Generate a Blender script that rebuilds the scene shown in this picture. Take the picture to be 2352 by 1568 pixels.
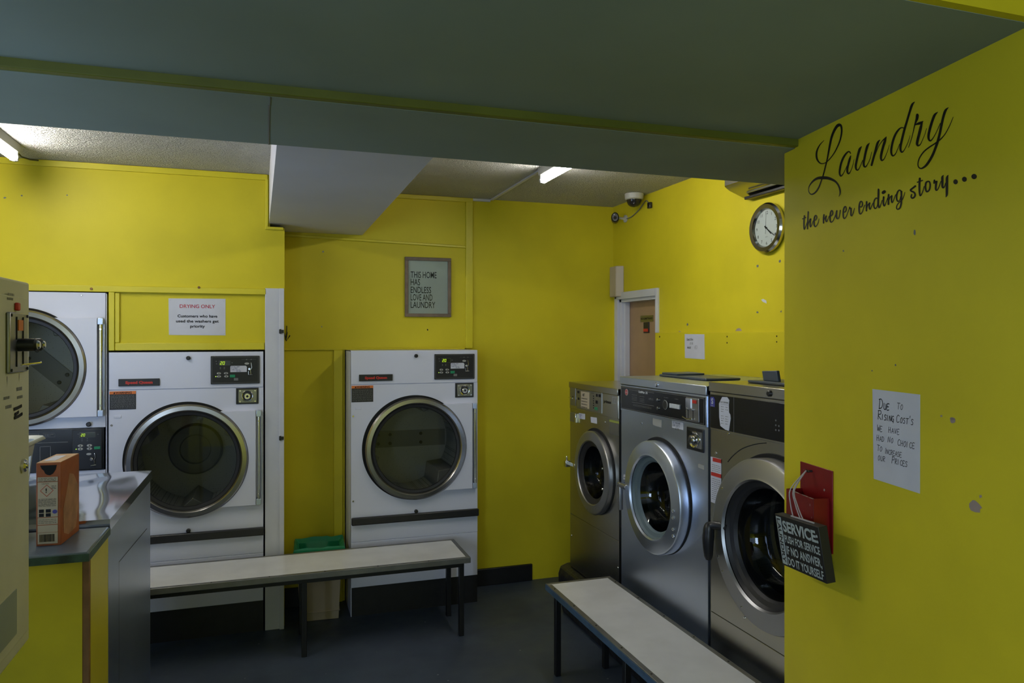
import bpy, math, random
from math import sin, cos, tan, pi, radians
from mathutils import Vector, Matrix
random.seed(7)
for o in list(bpy.data.objects): bpy.data.objects.remove(o)
scene = bpy.context.scene
COL = scene.collection

# ------------------------------------------------------------------ camera
TH = radians(18.5); F = 1679.0; EYE = 1.70; HORIZON = 772.0
cd = bpy.data.cameras.new('camera'); cam = bpy.data.objects.new('camera', cd); COL.objects.link(cam)
cam.location = (0, 0, EYE); cam.rotation_euler = (pi/2, 0, -TH)
cd.sensor_width = 36.0; cd.lens = 36.0*F/2352.0; cd.shift_y = -(784-HORIZON)/2352.0
cd.clip_start = 0.05; cd.clip_end = 100
scene.camera = cam

# ------------------------------------------------------------------ view, world, daylight
vs = scene.view_settings
vs.view_transform = 'Standard'; vs.look = 'None'; vs.gamma = 1.0; vs.use_curve_mapping = False
vs.exposure = 0.0
scene.cycles.max_bounces = 10; scene.cycles.diffuse_bounces = 6; scene.cycles.glossy_bounces = 5
scene.cycles.transparent_max_bounces = 12
scene.cycles.sample_clamp_indirect = 4.0; scene.cycles.caustics_reflective = False
w = bpy.data.worlds.new('daylight_sky'); scene.world = w; w.use_nodes = True
bg = w.node_tree.nodes['Background']; bg.inputs[0].default_value = (0.55, 0.68, 0.92, 1); bg.inputs[1].default_value = 0.6
TUBE = 46.0
def area(name, loc, rot, sx, sy, power, col):
    l = bpy.data.lights.new(name, 'AREA'); l.shape = 'RECTANGLE'; l.size = sx; l.size_y = sy; l.energy = power; l.color = col
    o = bpy.data.objects.new(name, l); COL.objects.link(o); o.location = loc; o.rotation_euler = rot; return o
# daylight through the shopfront window behind the camera (window_1, in the wall at y = -3.6)
area('window_daylight', (-0.95, -3.52, 1.67), (radians(90), 0, 0), 2.2, 1.25, 10, (0.50, 0.68, 1.0))
# near-wall fill through an added unseen window (fill_window, in the left wall)
area('near_wall_fill', (-2.24, -2.88, 1.55), (0, radians(-90), 0), 1.3, 1.2, 125, (0.55, 0.72, 1.0))
# daylight through the side window (window_2, in the left wall)
area('side_window_daylight', (-2.24, 2.2, 1.05), (0, radians(-90), 0), 1.5, 1.8, 31, (0.42, 0.60, 1.0))

# ------------------------------------------------------------------ picture <-> place: a pixel's ray meets a real plane
def ray(u, v):
    r = (u-1176)/F; d = (HORIZON-v)/F
    return (sin(TH)+r*cos(TH), cos(TH)-r*sin(TH), d)
def on_y(u, v, y): x, yy, z = ray(u, v); k = y/yy; return (x*k, EYE+z*k)
def on_x(u, v, x0): x, yy, z = ray(u, v); k = x0/x; return (yy*k, EYE+z*k)
WA = (1.607, 1.99); WT = (-.1667, -.986); WN = (-.986, .1667)     # near wall: corner, direction, face normal
def on_w(u, v, off=0.0):
    dx, dy, dz = ray(u, v)
    k = (off+WA[0]*WN[0]+WA[1]*WN[1])/(dx*WN[0]+dy*WN[1])
    return ((k*dx-WA[0])*WT[0]+(k*dy-WA[1])*WT[1], EYE+dz*k)
def wp(s, off, z): return (WA[0]+s*WT[0]+off*WN[0], WA[1]+s*WT[1]+off*WN[1], z)

# ------------------------------------------------------------------ materials
def mat(name, col, rough=.5, metal=0.0, spec=.5, emit=None, es=0.0, coat=0.0):
    m = bpy.data.materials.new(name); m.use_nodes = True
    b = m.node_tree.nodes['Principled BSDF']
    b.inputs['Base Color'].default_value = (*col, 1); b.inputs['Roughness'].default_value = rough
    b.inputs['Metallic'].default_value = metal; b.inputs['Specular IOR Level'].default_value = spec
    b.inputs['Coat Weight'].default_value = coat
    if emit: b.inputs['Emission Color'].default_value = (*emit, 1); b.inputs['Emission Strength'].default_value = es
    return m
def N(m, t): return m.node_tree.nodes.new(t)
def L(m, a, b): m.node_tree.links.new(a, b)
def B(m): return m.node_tree.nodes['Principled BSDF']
def objcoord(m, scale=(1, 1, 1)):
    tc = N(m, 'ShaderNodeTexCoord'); mp = N(m, 'ShaderNodeMapping'); mp.inputs['Scale'].default_value = scale
    L(m, tc.outputs['Object'], mp.inputs[0]); return mp.outputs[0]
def noise(m, vec, scale, detail=4, rough=.5):
    n = N(m, 'ShaderNodeTexNoise'); n.inputs['Scale'].default_value = scale; n.inputs['Detail'].default_value = detail
    n.inputs['Roughness'].default_value = rough; L(m, vec, n.inputs['Vector']); return n.outputs[0]
def ramp(m, fac, stops):
    r = N(m, 'ShaderNodeValToRGB'); L(m, fac, r.inputs[0])
    e = r.color_ramp.elements
    while len(e) < len(stops): e.new(.5)
    for q, (p, c) in zip(e, stops): q.position = p; q.color = (*c, 1)
    return r.outputs[0]
def mixc(m, fac, a, b, mode='MIX'):
    x = N(m, 'ShaderNodeMix'); x.data_type = 'RGBA'; x.blend_type = mode
    for s, val in ((0, fac), (6, a), (7, b)):
        if hasattr(val, 'is_linked') or hasattr(val, 'links'): L(m, val, x.inputs[s])
        else: x.inputs[s].default_value = val if s == 0 else (*val, 1)
    return x.outputs[2]
def bump(m, h, strength, dist=.01):
    b = N(m, 'ShaderNodeBump'); b.inputs['Strength'].default_value = strength; b.inputs['Distance'].default_value = dist
    L(m, h, b.inputs['Height']); L(m, b.outputs[0], B(m).inputs['Normal'])
def varied(name, col, var=.12, scale=3.0, rough=.5, bscale=180, bstr=.06, spec=.5, coat=0.0):
    m = mat(name, col, rough, spec=spec, coat=coat); v = objcoord(m)
    n = noise(m, v, scale, 6)
    lo = tuple(c*(1-var) for c in col); hi = tuple(min(1, c*(1+var*.5)) for c in col)
    L(m, ramp(m, n, [(.35, lo), (.65, hi)]), B(m).inputs['Base Color'])
    if bstr: bump(m, noise(m, v, bscale, 3), bstr, .002)
    return m
YEL = (.66, .56, .019)
M = {}
M['yellow'] = varied('yellow_wall_paint', YEL, .10, 2.2, .52, 140, .10, .32)
M['yellow_trim'] = varied('yellow_gloss_trim', (.68, .585, .022), .08, 3, .38, 60, .05)
M['yellow_counter'] = varied('yellow_counter_paint', (.58, .48, .008), .12, 5, .5, 60, .05)
M['beam_edge'] = varied('shaded_yellow_edge', (.13, .145, .014), .15, 6, .5, 60, .05)  # yellow paint, its colour darkened for the shade on the strip
M['teal'] = varied('grey_green_ceiling_paint', (.26, .315, .27), .08, 2, .75, 90, .08, .2)
M['white_board'] = varied('white_boxing_paint', (.64, .64, .70), .05, 2, .55, 90, .05, .3)
M['white_trim'] = varied('white_wood_paint', (.62, .63, .68), .06, 5, .4, 90, .05)
m = mat('textured_plaster_ceiling', (.80, .79, .74), .8, spec=.2); v = objcoord(m)
n1 = N(m, 'ShaderNodeTexNoise'); n1.inputs['Scale'].default_value = 38; n1.inputs['Detail'].default_value = 3; n1.inputs['Distortion'].default_value = 3.0
L(m, v, n1.inputs['Vector']); bump(m, n1.outputs[0], 1.0, .05); M['artex'] = m
# floor: dark slate-blue floor paint with scuffs and flecks
m = mat('slate_blue_floor_paint', (.045, .06, .08), .42, spec=.45); v = objcoord(m)
base = ramp(m, noise(m, v, 1.6, 5), [(.3, (.034, .046, .070)), (.7, (.050, .068, .100))])
sc = ramp(m, noise(m, v, 9, 8, .7), [(.66, (0, 0, 0)), (.80, (.5, .5, .5))])
vo = N(m, 'ShaderNodeTexVoronoi'); vo.inputs['Scale'].default_value = 9; L(m, v, vo.inputs['Vector'])
fl = ramp(m, vo.outputs['Distance'], [(.030, (1, 1, 1)), (.045, (0, 0, 0))])
c1 = mixc(m, sc, base, (.10, .12, .13)); c2 = mixc(m, fl, c1, (.30, .31, .31))
L(m, c2, B(m).inputs['Base Color'])
L(m, ramp(m, noise(m, v, 5, 5), [(.3, (.34,)*3), (.7, (.55,)*3)]), B(m).inputs['Roughness'])
bump(m, noise(m, v, 60, 4), .12, .003); M['floor'] = m
m = mat('black_gloss_plinth_paint', (.012, .012, .015), .35); v = objcoord(m)
sp = ramp(m, noise(m, v, 30, 8, .75), [(.68, (0, 0, 0)), (.78, (1, 1, 1))])
L(m, mixc(m, sp, (.012, .012, .016), (.09, .085, .10)), B(m).inputs['Base Color']); bump(m, noise(m, v, 14, 5), .4, .02); M['kerb'] = m
M['base_black'] = varied('black_skirting_paint', (.008, .008, .009), .3, 20, .45, 60, .1)
M['enamel'] = varied('white_enamel', (.68, .70, .82), .03, 2, .33, 40, .01, .5)
M['black'] = mat('black_plastic', (.010, .010, .011), .38)
M['panel_black'] = mat('black_fascia', (.007, .007, .008), .25)
M['gap'] = mat('black_gap', (.003, .003, .003), .9)
M['gasket'] = mat('black_rubber', (.012, .012, .014), .5)
M['greyrubber'] = mat('grey_blue_rubber', (.10, .14, .16), .5)
M['chrome'] = mat('chrome', (.72, .71, .70), .13, 1.0)
M['chrome_ring'] = varied('polished_ring', (.40, .385, .37), .1, 6, .24, 10, 0); B(M['chrome_ring']).inputs['Metallic'].default_value = 1
def steel(name, col, rough, sx, sz):
    m = mat(name, col, rough, 1.0); v = objcoord(m, (1, 1, 1))
    n = noise(m, v, 2.5, 4, .6)
    L(m, ramp(m, n, [(.3, tuple(c*.93 for c in col)), (.7, col)]), B(m).inputs['Base Color'])
    bump(m, noise(m, objcoord(m), 1.6, 0), .05, .02)
    return m
M['steel'] = steel('brushed_steel', (.62, .69, .84), .34, 1, 12)
M['steel_warm'] = steel('warm_brushed_steel', (.50, .485, .44), .26, 1, 12)  # warm tint put in for the yellow walls mirrored in the steel
M['steel_dark'] = steel('dull_steel', (.38, .385, .40), .38, 1, 8)
M['steel_top'] = steel('polished_steel_top', (.74, .74, .75), .10, 2, 2)
M['alu'] = varied('aluminium_edging', (.22, .22, .21), .15, 9, .42, 60, .05); B(M['alu']).inputs['Metallic'].default_value = .7
M['laminate'] = varied('white_laminate', (.74, .75, .78), .07, 6, .20, 60, .01, .65)
M['blueedge'] = varied('blue_lit_edge', (.06, .11, .18), .2, 20, .4, 40, .1)  # bluish light on the bench side, put into the colour
M['blacksteel'] = mat('black_painted_steel', (.006, .006, .007), .4)
M['paper'] = varied('white_paper', (.60, .61, .68), .04, 12, .7, 30, .15, .2)
M['ink'] = mat('black_ink', (.012, .012, .014), .6, spec=.2)
M['blueink'] = mat('blue_ink', (.05, .06, .20), .6, spec=.2)
M['redink'] = mat('red_ink', (.42, .03, .05), .6, spec=.2)
M['vinyl'] = mat('black_vinyl', (.008, .007, .007), .45, spec=.3)
M['orange'] = mat('warning_orange', (.65, .17, .03), .5)
M['redtxt'] = mat('red_lettering', (.50, .03, .02), .5)
M['greytxt'] = mat('grey_print', (.16, .16, .16), .5)
M['whitetxt'] = mat('white_print', (.55, .57, .60), .5)
M['button'] = mat('grey_button', (.38, .38, .36), .45)
M['green'] = mat('green_button', (.01, .22, .10), .4)
M['lcd'] = mat('lit_green_digits', (.3, .5, .02), .5, emit=(.62, .85, .03), es=.75)
M['led'] = mat('lit_green_led', (.4, .8, .05), .5, emit=(.6, 1, .1), es=1.2)
M['lcdbg'] = mat('display_window', (.02, .025, .008), .2)
M['brass'] = mat('dull_brass_plate', (.30, .29, .22), .35, 1.0)
M['frame_wood'] = varied('grey_brown_wood', (.16, .115, .08), .2, 20, .55, 60, .1)
M['door_wood'] = varied('beech_door', (.36, .23, .13), .12, 4, .5, 60, .05)
M['raw_wood'] = varied('raw_board_edge', (.22, .11, .035), .3, 14, .7, 60, .2)
M['beige'] = varied('beige_plastic', (.50, .42, .30), .06, 5, .5, 60, .02)
M['bin'] = varied('beige_bin_plastic', (.40, .33, .24), .08, 5, .5, 60, .03)
M['liner'] = mat('green_bin_liner', (.005, .20, .08), .35)
M['camwhite'] = mat('camera_white_plastic', (.55, .54, .48), .45)
M['cream'] = varied('cream_painted_metal', (.62, .60, .45), .08, 5, .42, 40, .04)
M['paleglass'] = mat('hazy_panel', (.28, .32, .30), .3)
M['red'] = varied('red_painted_metal', (.21, .003, .005), .15, 9, .38, 40, .08)
M['signblack'] = mat('black_sign_board', (.010, .009, .008), .5)
M['signwhite'] = mat('pale_sign_lettering', (.42, .48, .48), .6)
M['string'] = mat('grey_white_string', (.42, .38, .38), .8)
M['basket'] = mat('white_basket_plastic', (.50, .52, .48), .45)
M['cardboard'] = varied('orange_cardboard', (.31, .078, .014), .2, 14, .6, 60, .08)
M['label_cream'] = mat('cream_label', (.45, .38, .27), .6)
M['powder_top'] = varied('pale_orange_card', (.50, .30, .16), .15, 20, .6, 40, .05)
M['faded_print'] = varied('faded_print', (.40, .19, .09), .3, 18, .6, 40, .02)
M['bluetop'] = varied('worn_blue_worktop', (.115, .155, .205), .2, 9, .28, 40, .05)
M['greenedge'] = varied('green_blue_painted_edge', (.03, .07, .05), .6, 30, .4, 40, .2)
M['clockrim'] = mat('brushed_clock_rim', (.40, .38, .33), .18, 1.0)
M['clockface'] = mat('white_clock_face', (.66, .68, .66), .5)
M['pink'] = varied('bare_plaster', (.36, .28, .24), .1, 20, .8, 40, .05)
M['blue_badge'] = mat('blue_badge', (.06, .06, .30), .4)
M['red_badge'] = mat('red_badge', (.40, .06, .07), .4)
M['lid_plastic'] = mat('blue_grey_lid', (.055, .07, .09), .35)
M['tube'] = mat('lit_fluorescent_tube', (.9, .9, .9), .4, emit=(1.0, .97, .90), es=TUBE)
M['tube_bright'] = mat('lit_stronger_fluorescent_tube', (.9, .9, .9), .4, emit=(1.0, .97, .92), es=TUBE*1.35)  # stronger emission than the other tube
M['batten'] = mat('white_batten', (.55, .55, .52), .5)
M['dome'] = mat('dark_dome', (.02, .018, .018), .08)
M['lime'] = mat('lime_sticker', (.32, .36, .08), .6)
m = mat('perforated_drum', (.22, .22, .21), .5, .45)
v = objcoord(m); vo = N(m, 'ShaderNodeTexVoronoi'); vo.inputs['Scale'].default_value = 92; vo.inputs['Randomness'].default_value = .15; L(m, v, vo.inputs['Vector'])
hole = ramp(m, vo.outputs['Distance'], [(.24, (0, 0, 0)), (.32, (1, 1, 1))])
L(m, mixc(m, hole, (.01, .01, .01), (.62, .62, .57)), B(m).inputs['Base Color']); M['drum'] = m
m = mat('washer_drum_steel', (.2, .2, .2), .32, .9); v = objcoord(m); vo = N(m, 'ShaderNodeTexVoronoi'); vo.inputs['Scale'].default_value = 120; vo.inputs['Randomness'].default_value = .1; L(m, v, vo.inputs['Vector'])
L(m, mixc(m, ramp(m, vo.outputs['Distance'], [(.20, (0, 0, 0)), (.30, (1, 1, 1))]), (.06, .06, .06), (.20, .21, .23)), B(m).inputs['Base Color']); M['wdrum'] = m
M['drumplate'] = mat('dull_galvanised_plate', (.30, .30, .28), .5, .5)
def glassmat(name, tint, refl=1.0, rough=.02):
    m = bpy.data.materials.new(name); m.use_nodes = True; nt = m.node_tree; nt.nodes.clear()
    o = nt.nodes.new('ShaderNodeOutputMaterial'); t = nt.nodes.new('ShaderNodeBsdfTransparent'); t.inputs[0].default_value = (*tint, 1)
    g = nt.nodes.new('ShaderNodeBsdfGlossy'); g.inputs[1 if 'Roughness' not in g.inputs else 'Roughness'].default_value = rough
    lw = nt.nodes.new('ShaderNodeLayerWeight'); pw = nt.nodes.new('ShaderNodeMath'); pw.operation = 'POWER'; pw.inputs[1].default_value = 4
    f = nt.nodes.new('ShaderNodeMath'); f.operation = 'MULTIPLY_ADD'; f.inputs[1].default_value = .35; f.inputs[2].default_value = .035*refl
    nt.links.new(lw.outputs['Facing'], pw.inputs[0]); nt.links.new(pw.outputs[0], f.inputs[0]); mx = nt.nodes.new('ShaderNodeMixShader')
    nt.links.new(f.outputs[0], mx.inputs[0]); nt.links.new(t.outputs[0], mx.inputs[1]); nt.links.new(g.outputs[0], mx.inputs[2]); nt.links.new(mx.outputs[0], o.inputs[0])
    return m
M['doorglass'] = glassmat('smoked_door_glass', (.50, .51, .49), rough=.03)
M['clearglass'] = glassmat('clear_glass', (.85, .88, .86))

# ------------------------------------------------------------------ mesh building
class MB:
    def __init__(s): s.v = []; s.f = []
    def add(s, vs_, fs_, mtx=None):
        k = len(s.v)
        s.v += [tuple(mtx @ Vector(p)) if mtx else tuple(p) for p in vs_]
        s.f += [tuple(i+k for i in f) for f in fs_]; return s
    def box(s, x0, x1, y0, y1, z0, z1, mtx=None):
        v = [(x0, y0, z0), (x1, y0, z0), (x1, y1, z0), (x0, y1, z0), (x0, y0, z1), (x1, y0, z1), (x1, y1, z1), (x0, y1, z1)]
        return s.add(v, [(0, 3, 2, 1), (4, 5, 6, 7), (0, 1, 5, 4), (1, 2, 6, 5), (2, 3, 7, 6), (3, 0, 4, 7)], mtx)
    def quad(s, a, b, c, d): return s.add([a, b, c, d], [(0, 1, 2, 3)])
    def prism(s, pts, h0, h1, axis='y'):          # pts (a, b) extruded along axis
        def P(a, b, h): return {'y': (a, h, b), 'x': (h, a, b), 'z': (a, b, h)}[axis]
        n = len(pts)
        v = [P(a, b, h0) for a, b in pts]+[P(a, b, h1) for a, b in pts]
        return s.add(v, [tuple(range(n)), tuple(range(2*n-1, n-1, -1))]+[(i, i+n, (i+1) % n+n, (i+1) % n) for i in range(n)])
    def lathe(s, prof, cx, cz, n=64, mtx=None, a0=0, a1=2*pi, sx=1.0):      # around the local y axis through (cx, cz); prof (r, y)
        full = abs(a1-a0-2*pi) < 1e-6; k = n if full else n+1
        v = []; f = []
        for i in range(k):
            a = a0+(a1-a0)*i/n
            for r, y in prof: v.append((cx+r*cos(a)*sx, y, cz+r*sin(a)))
        p = len(prof)
        for i in range(n):
            j = (i+1) % k
            for q in range(p-1): f.append((i*p+q, j*p+q, j*p+q+1, i*p+q+1))
        return s.add(v, f, mtx)
    def disc(s, cx, cz, r, y, n=48, sx=1.0, mtx=None):
        return s.add([(cx+r*cos(2*pi*i/n)*sx, y, cz+r*sin(2*pi*i/n)) for i in range(n)], [tuple(range(n))], mtx)
    def puck(s, cx, cz, r, y0, y1, n=40, bev=.0, sx=1.0, mtx=None):   # short cylinder facing -y: y0 = front
        s.lathe([(0.0001, y0), (r-bev, y0), (r, y0+bev), (r, y1), (.0001, y1)], cx, cz, n, mtx, sx=sx); return s
    def tube(s, path, r, n=10, cap=True):
        P = [Vector(p) for p in path]; rings = []
        up = Vector((0, 0, 1))
        for i, p in enumerate(P):
            d = (P[min(i+1, len(P)-1)]-P[max(i-1, 0)]).normalized()
            a = d.cross(up)
            if a.length < 1e-3: a = d.cross(Vector((0, 1, 0)))
            a.normalize(); b = a.cross(d); up = b
            rr = r[i] if isinstance(r, (list, tuple)) else r
            rings.append([p+a*cos(2*pi*k/n)*rr+b*sin(2*pi*k/n)*rr for k in range(n)])
        v = [q for g in rings for q in g]; f = []
        for i in range(len(P)-1):
            for k in range(n): f.append((i*n+k, i*n+(k+1) % n, (i+1)*n+(k+1) % n, (i+1)*n+k))
        if cap: f += [tuple(range(n))[::-1], tuple((len(P)-1)*n+k for k in range(n))]
        return s.add(v, f)
    def holepanel(s, x0, x1, z0, z1, cx, cz, r, y, rim=.02, n=64):    # flat panel facing -y with a round hole and a rim behind it
        an = [2*pi*i/n for i in range(n)]+[math.atan2(q-cz, p-cx) % (2*pi) for p in (x0, x1) for q in (z0, z1)]
        an = sorted(set(round(a, 6) for a in an)); v = []; k = len(an)
        for a in an:
            c, d = cos(a), sin(a)
            t = min([((x1-cx)/c if c > 1e-9 else 1e9), ((x0-cx)/c if c < -1e-9 else 1e9), ((z1-cz)/d if d > 1e-9 else 1e9), ((z0-cz)/d if d < -1e-9 else 1e9)])
            v += [(cx+r*c, y, cz+r*d), (cx+t*c, y, cz+t*d), (cx+r*c, y+rim, cz+r*d), (cx+t*c, y+rim, cz+t*d)]
        f = []
        for i in range(k):
            j = (i+1) % k
            f += [(4*i, 4*i+1, 4*j+1, 4*j), (4*i, 4*j, 4*j+2, 4*i+2), (4*i+1, 4*i+3, 4*j+3, 4*j+1)]
        return s.add(v, f)
_fonts = {}
def text_geo(txt, size=1.0, sx=1.0, align='CENTER', space=1.0, bold=0.0):
    c = bpy.data.curves.new('t', 'FONT'); c.body = txt; c.size = size; c.align_x = align; c.space_character = space; c.space_line = 1.0
    c.offset = bold; c.resolution_u = 3
    o = bpy.data.objects.new('t', c); COL.objects.link(o)
    me = bpy.data.meshes.new_from_object(o)
    v = [(p.co.x*sx, p.co.y) for p in me.vertices]; f = [tuple(p.vertices) for p in me.polygons]
    bpy.data.objects.remove(o); bpy.data.curves.remove(c); bpy.data.meshes.remove(me)
    return v, f
def put_text(mb, txt, x, z, h, y, w=None, align='CENTER', bold=0.0, mtx=None, lean=0.0, rot=0.0, space=1.0):
    """text of cap height h standing on (x, z) in the plane y, squeezed to width w"""
    v, f = text_geo(txt, h/.70, 1.0, align, space, bold)
    if not v: return
    if w:
        xs = [p[0] for p in v]; ww = max(xs)-min(xs); k = w/ww; v = [(p[0]*k, p[1]) for p in v]
        xs = [p[0] for p in v]
        if align == 'LEFT': d = -min(xs)
        else: d = -(min(xs)+max(xs))/2
        v = [(p[0]+d, p[1]) for p in v]
    c, s_ = cos(rot), sin(rot)
    v = [((p[0]+lean*p[1])*c-p[1]*s_, (p[0]+lean*p[1])*s_+p[1]*c) for p in v]
    mb.add([(x+p[0], y, z+p[1]) for p in v], f, mtx)
# hand lettering: single-stroke capitals on a 0..0.6 x 0..1 grid
G = {'A': [[(0, 0), (.3, 1), (.6, 0)], [(.1, .38), (.5, .38)]], 'B': [[(0, 0), (0, 1), (.4, .9), (.42, .6), (0, .52), (.5, .4), (.48, .08), (0, 0)]],
'C': [[(.55, .85), (.3, 1), (.05, .7), (.03, .3), (.25, 0), (.6, .12)]], 'D': [[(.05, 0), (.05, 1)], [(-.08, .97), (.3, 1), (.58, .6), (.45, .15), (.03, 0)]],
'E': [[(.5, 1), (0, .97), (0, 0), (.55, .03)], [(0, .5), (.4, .52)]], 'F': [[(.5, 1), (0, 1), (0, 0)], [(0, .5), (.4, .5)]],
'G': [[(.5, .9), (.25, 1), (.02, .6), (.1, .1), (.45, .08), (.5, .45), (.3, .45)], [(.5, .45), (.5, -.2)]], 'H': [[(0, 1), (0, 0)], [(.5, 1), (.5, 0)], [(0, .5), (.5, .52)]],
'I': [[(.12, 1), (.12, 0)]], 'K': [[(0, 1), (0, 0)], [(.5, 1), (0, .5), (.5, 0)]], 'L': [[(0, 1), (0, 0), (.5, 0)]],
'M': [[(0, 0), (.05, 1), (.3, .4), (.55, 1), (.6, 0)]], 'N': [[(0, 0), (0, 1), (.5, 0), (.5, 1)]], 'O': [[(.3, 1), (.03, .6), (.1, .1), (.35, 0), (.57, .4), (.5, .85), (.3, 1)]],
'P': [[(0, 0), (0, 1)], [(-.05, .98), (.4, 1), (.45, .6), (0, .5)]], 'R': [[(0, 0), (0, 1)], [(-.08, .98), (.4, 1), (.45, .65), (0, .5), (.55, 0)]],
'S': [[(.5, .9), (.2, 1), (.02, .75), (.45, .4), (.4, .05), (0, .05)]], 'T': [[(.3, 1), (.28, 0)], [(-.05, 1), (.65, 1)]], 'U': [[(0, 1), (.02, .2), (.25, 0), (.48, .2), (.5, 1), (.5, 0)]],
'V': [[(0, 1), (.25, 0), (.5, 1)]], 'W': [[(0, 1), (.15, 0), (.32, .7), (.48, 0), (.65, 1)]], 'X': [[(0, 1), (.5, 0)], [(.5, 1), (0, 0)]], 'Y': [[(0, 1), (.25, .5)], [(.5, 1), (.2, 0)]], 'Z': [[(0, 1), (.5, 1), (0, 0), (.5, 0)]],
'0': [[(.25, 1), (.03, .5), (.25, 0), (.47, .5), (.25, 1)]], '1': [[(.05, .8), (.25, 1), (.25, 0)]], '2': [[(0, .8), (.25, 1), (.45, .75), (0, 0), (.5, 0)]], '4': [[(.4, 0), (.4, 1), (0, .3), (.55, .3)]],
'5': [[(.45, 1), (.05, 1), (.03, .55), (.4, .5), (.4, .1), (0, 0)]], '7': [[(0, 1), (.5, 1), (.2, 0)]], '£': [[(.45, .85), (.25, 1), (.15, .6), (.12, 0), (0, 0), (.5, 0)], [(0, .5), (.35, .5)]],
'.': [[(.1, 0), (.12, .04)]], '&': [[(.5, 0), (.1, .75), (.25, 1), (.38, .75), (0, .3), (.15, 0), (.5, .4)]], "'": [[(.15, 1.1), (.1, .85)]], '/': [[(0, 0), (.4, 1.1)]],
'(': [[(.3, 1.1), (.05, .5), (.3, -.1)]], ')': [[(.05, 1.1), (.3, .5), (.05, -.1)]], '6': [[(.4, 1), (.05, .4), (.2, 0), (.45, .2), (.3, .5), (.05, .3)]]}
def ribbon(pts, w):
    """flat stroke outline through (x, z) points with width w (number or per point); returns verts, faces"""
    v = []; f = []; n = len(pts)
    for i, p in enumerate(pts):
        a = pts[max(i-1, 0)]; b = pts[min(i+1, n-1)]; dx, dz = b[0]-a[0], b[1]-a[1]; l = math.hypot(dx, dz) or 1
        ww = (w[i] if isinstance(w, (list, tuple)) else w)/2
        v += [(p[0]-dz/l*ww, p[1]+dx/l*ww), (p[0]+dz/l*ww, p[1]-dx/l*ww)]
        if i: f.append((2*i-2, 2*i-1, 2*i+1, 2*i))
    for i in (0, n-1):                                     # round ends
        ww = (w[i] if isinstance(w, (list, tuple)) else w)/2; k = len(v)
        v += [(pts[i][0]+ww*cos(2*pi*j/10), pts[i][1]+ww*sin(2*pi*j/10)) for j in range(10)]; f.append(tuple(range(k, k+10)))
    return v, f
def smooth_path(P, sub=5):
    if len(P) < 3: return P
    out = []; Q = [P[0]]+list(P)+[P[-1]]
    for i in range(1, len(Q)-2):
        for k in range(sub):
            t = k/sub
            out.append(tuple(.5*((2*Q[i][j])+(-Q[i-1][j]+Q[i+1][j])*t+(2*Q[i-1][j]-5*Q[i][j]+4*Q[i+1][j]-Q[i+2][j])*t*t+(-Q[i-1][j]+3*Q[i][j]-3*Q[i+1][j]+Q[i+2][j])*t**3) for j in range(len(P[0]))))
    out.append(P[-1]); return out
def hand(mb, txt, x, z, h, y, wd=.08, mtx=None, slant=0.0, small=.7, track=1.0):
    """hand lettering from (x, z); lower-case letters come out as small capitals"""
    cx = x
    for ch in txt:
        if ch == ' ': cx += h*.45*track; continue
        g = G.get(ch.upper()); k = h*(small if ch.islower() else 1.0)
        if not g: continue
        for st in g:
            pts = [(cx+(a*.95+.12*b)*k, z+b*k+slant*(cx-x)+random.uniform(-.012, .012)*h) for a, b in st]
            v, f = ribbon(smooth_path(pts, 3) if len(pts) > 2 else pts, wd*h)
            mb.add([(p[0], y, p[1]) for p in v], f, mtx)
        cx += k*(.45 if ch in "I'." else .82)*track
def pieces(name, mb, material, parent):
    par = list(range(len(mb.v)))
    def find(a):
        while par[a] != a: par[a] = par[par[a]]; a = par[a]
        return a
    for f in mb.f:
        for q in f[1:]: par[find(q)] = find(f[0])
    groups = {}
    for f in mb.f: groups.setdefault(find(f[0]), []).append(f)
    for fs_ in groups.values():
        idx = sorted({q for f in fs_ for q in f}); mp_ = {q: i for i, q in enumerate(idx)}
        b = MB(); b.v = [mb.v[q] for q in idx]; b.f = [tuple(mp_[q] for q in f) for f in fs_]; obj(name, b, material, parent)
def link(o, parent=None):
    COL.objects.link(o)
    if parent: o.parent = parent
    return o
def obj(name, mb, material, parent=None, bevel=0.0, label=None, smooth=35):
    me = bpy.data.meshes.new(name); me.from_pydata(mb.v, [], mb.f); me.validate()
    me.materials.append(material if not isinstance(material, str) else M[material])
    if smooth:
        for p in me.polygons: p.use_smooth = True
        me.set_sharp_from_angle(angle=radians(smooth))
    o = link(bpy.data.objects.new(name, me), parent)
    if bevel:
        b = o.modifiers.new('bevel', 'BEVEL'); b.width = bevel; b.segments = 2; b.limit_method = 'ANGLE'; b.angle_limit = radians(40)
    if label: o['label'] = label
    return o
def tag(o, label, cat, group=None):
    o['label'] = label; o['category'] = cat
    if group: o['group'] = group
    return o
def thing(name, label, cat, loc=(0, 0, 0), rz=0.0, group=None):
    o = link(bpy.data.objects.new(name, None)); o.empty_display_size = .1
    o.location = loc; o.rotation_euler = (0, 0, rz); return tag(o, label, cat, group)
def struct(name, mb, material, bevel=0.0, parent=None):
    o = obj(name, mb, material, parent, bevel)
    if not parent: o['kind'] = 'structure'
    return o
def hexscrew(parent, x, z, y=-.001, r=.006, mt='chrome', name='screw'):
    return obj(name, MB().puck(x, z, r, y-.003, y+.002, 16, .0015), mt, parent)

# ================================================================== THE SETTING
CZ = 2.637; BZ = 2.30; NZ = 2.323; XR = 2.38; YB = 4.80; YA = 4.47
XL = -2.3; YW = -3.6
struct('floor', MB().box(XL-.1, 2.7, YW-.1, 5.8, -.1, 0), 'floor')
struct('ceiling', MB().box(XL-.1, 2.7, 2.36, 5.8, CZ, CZ+.1), 'artex')
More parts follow.
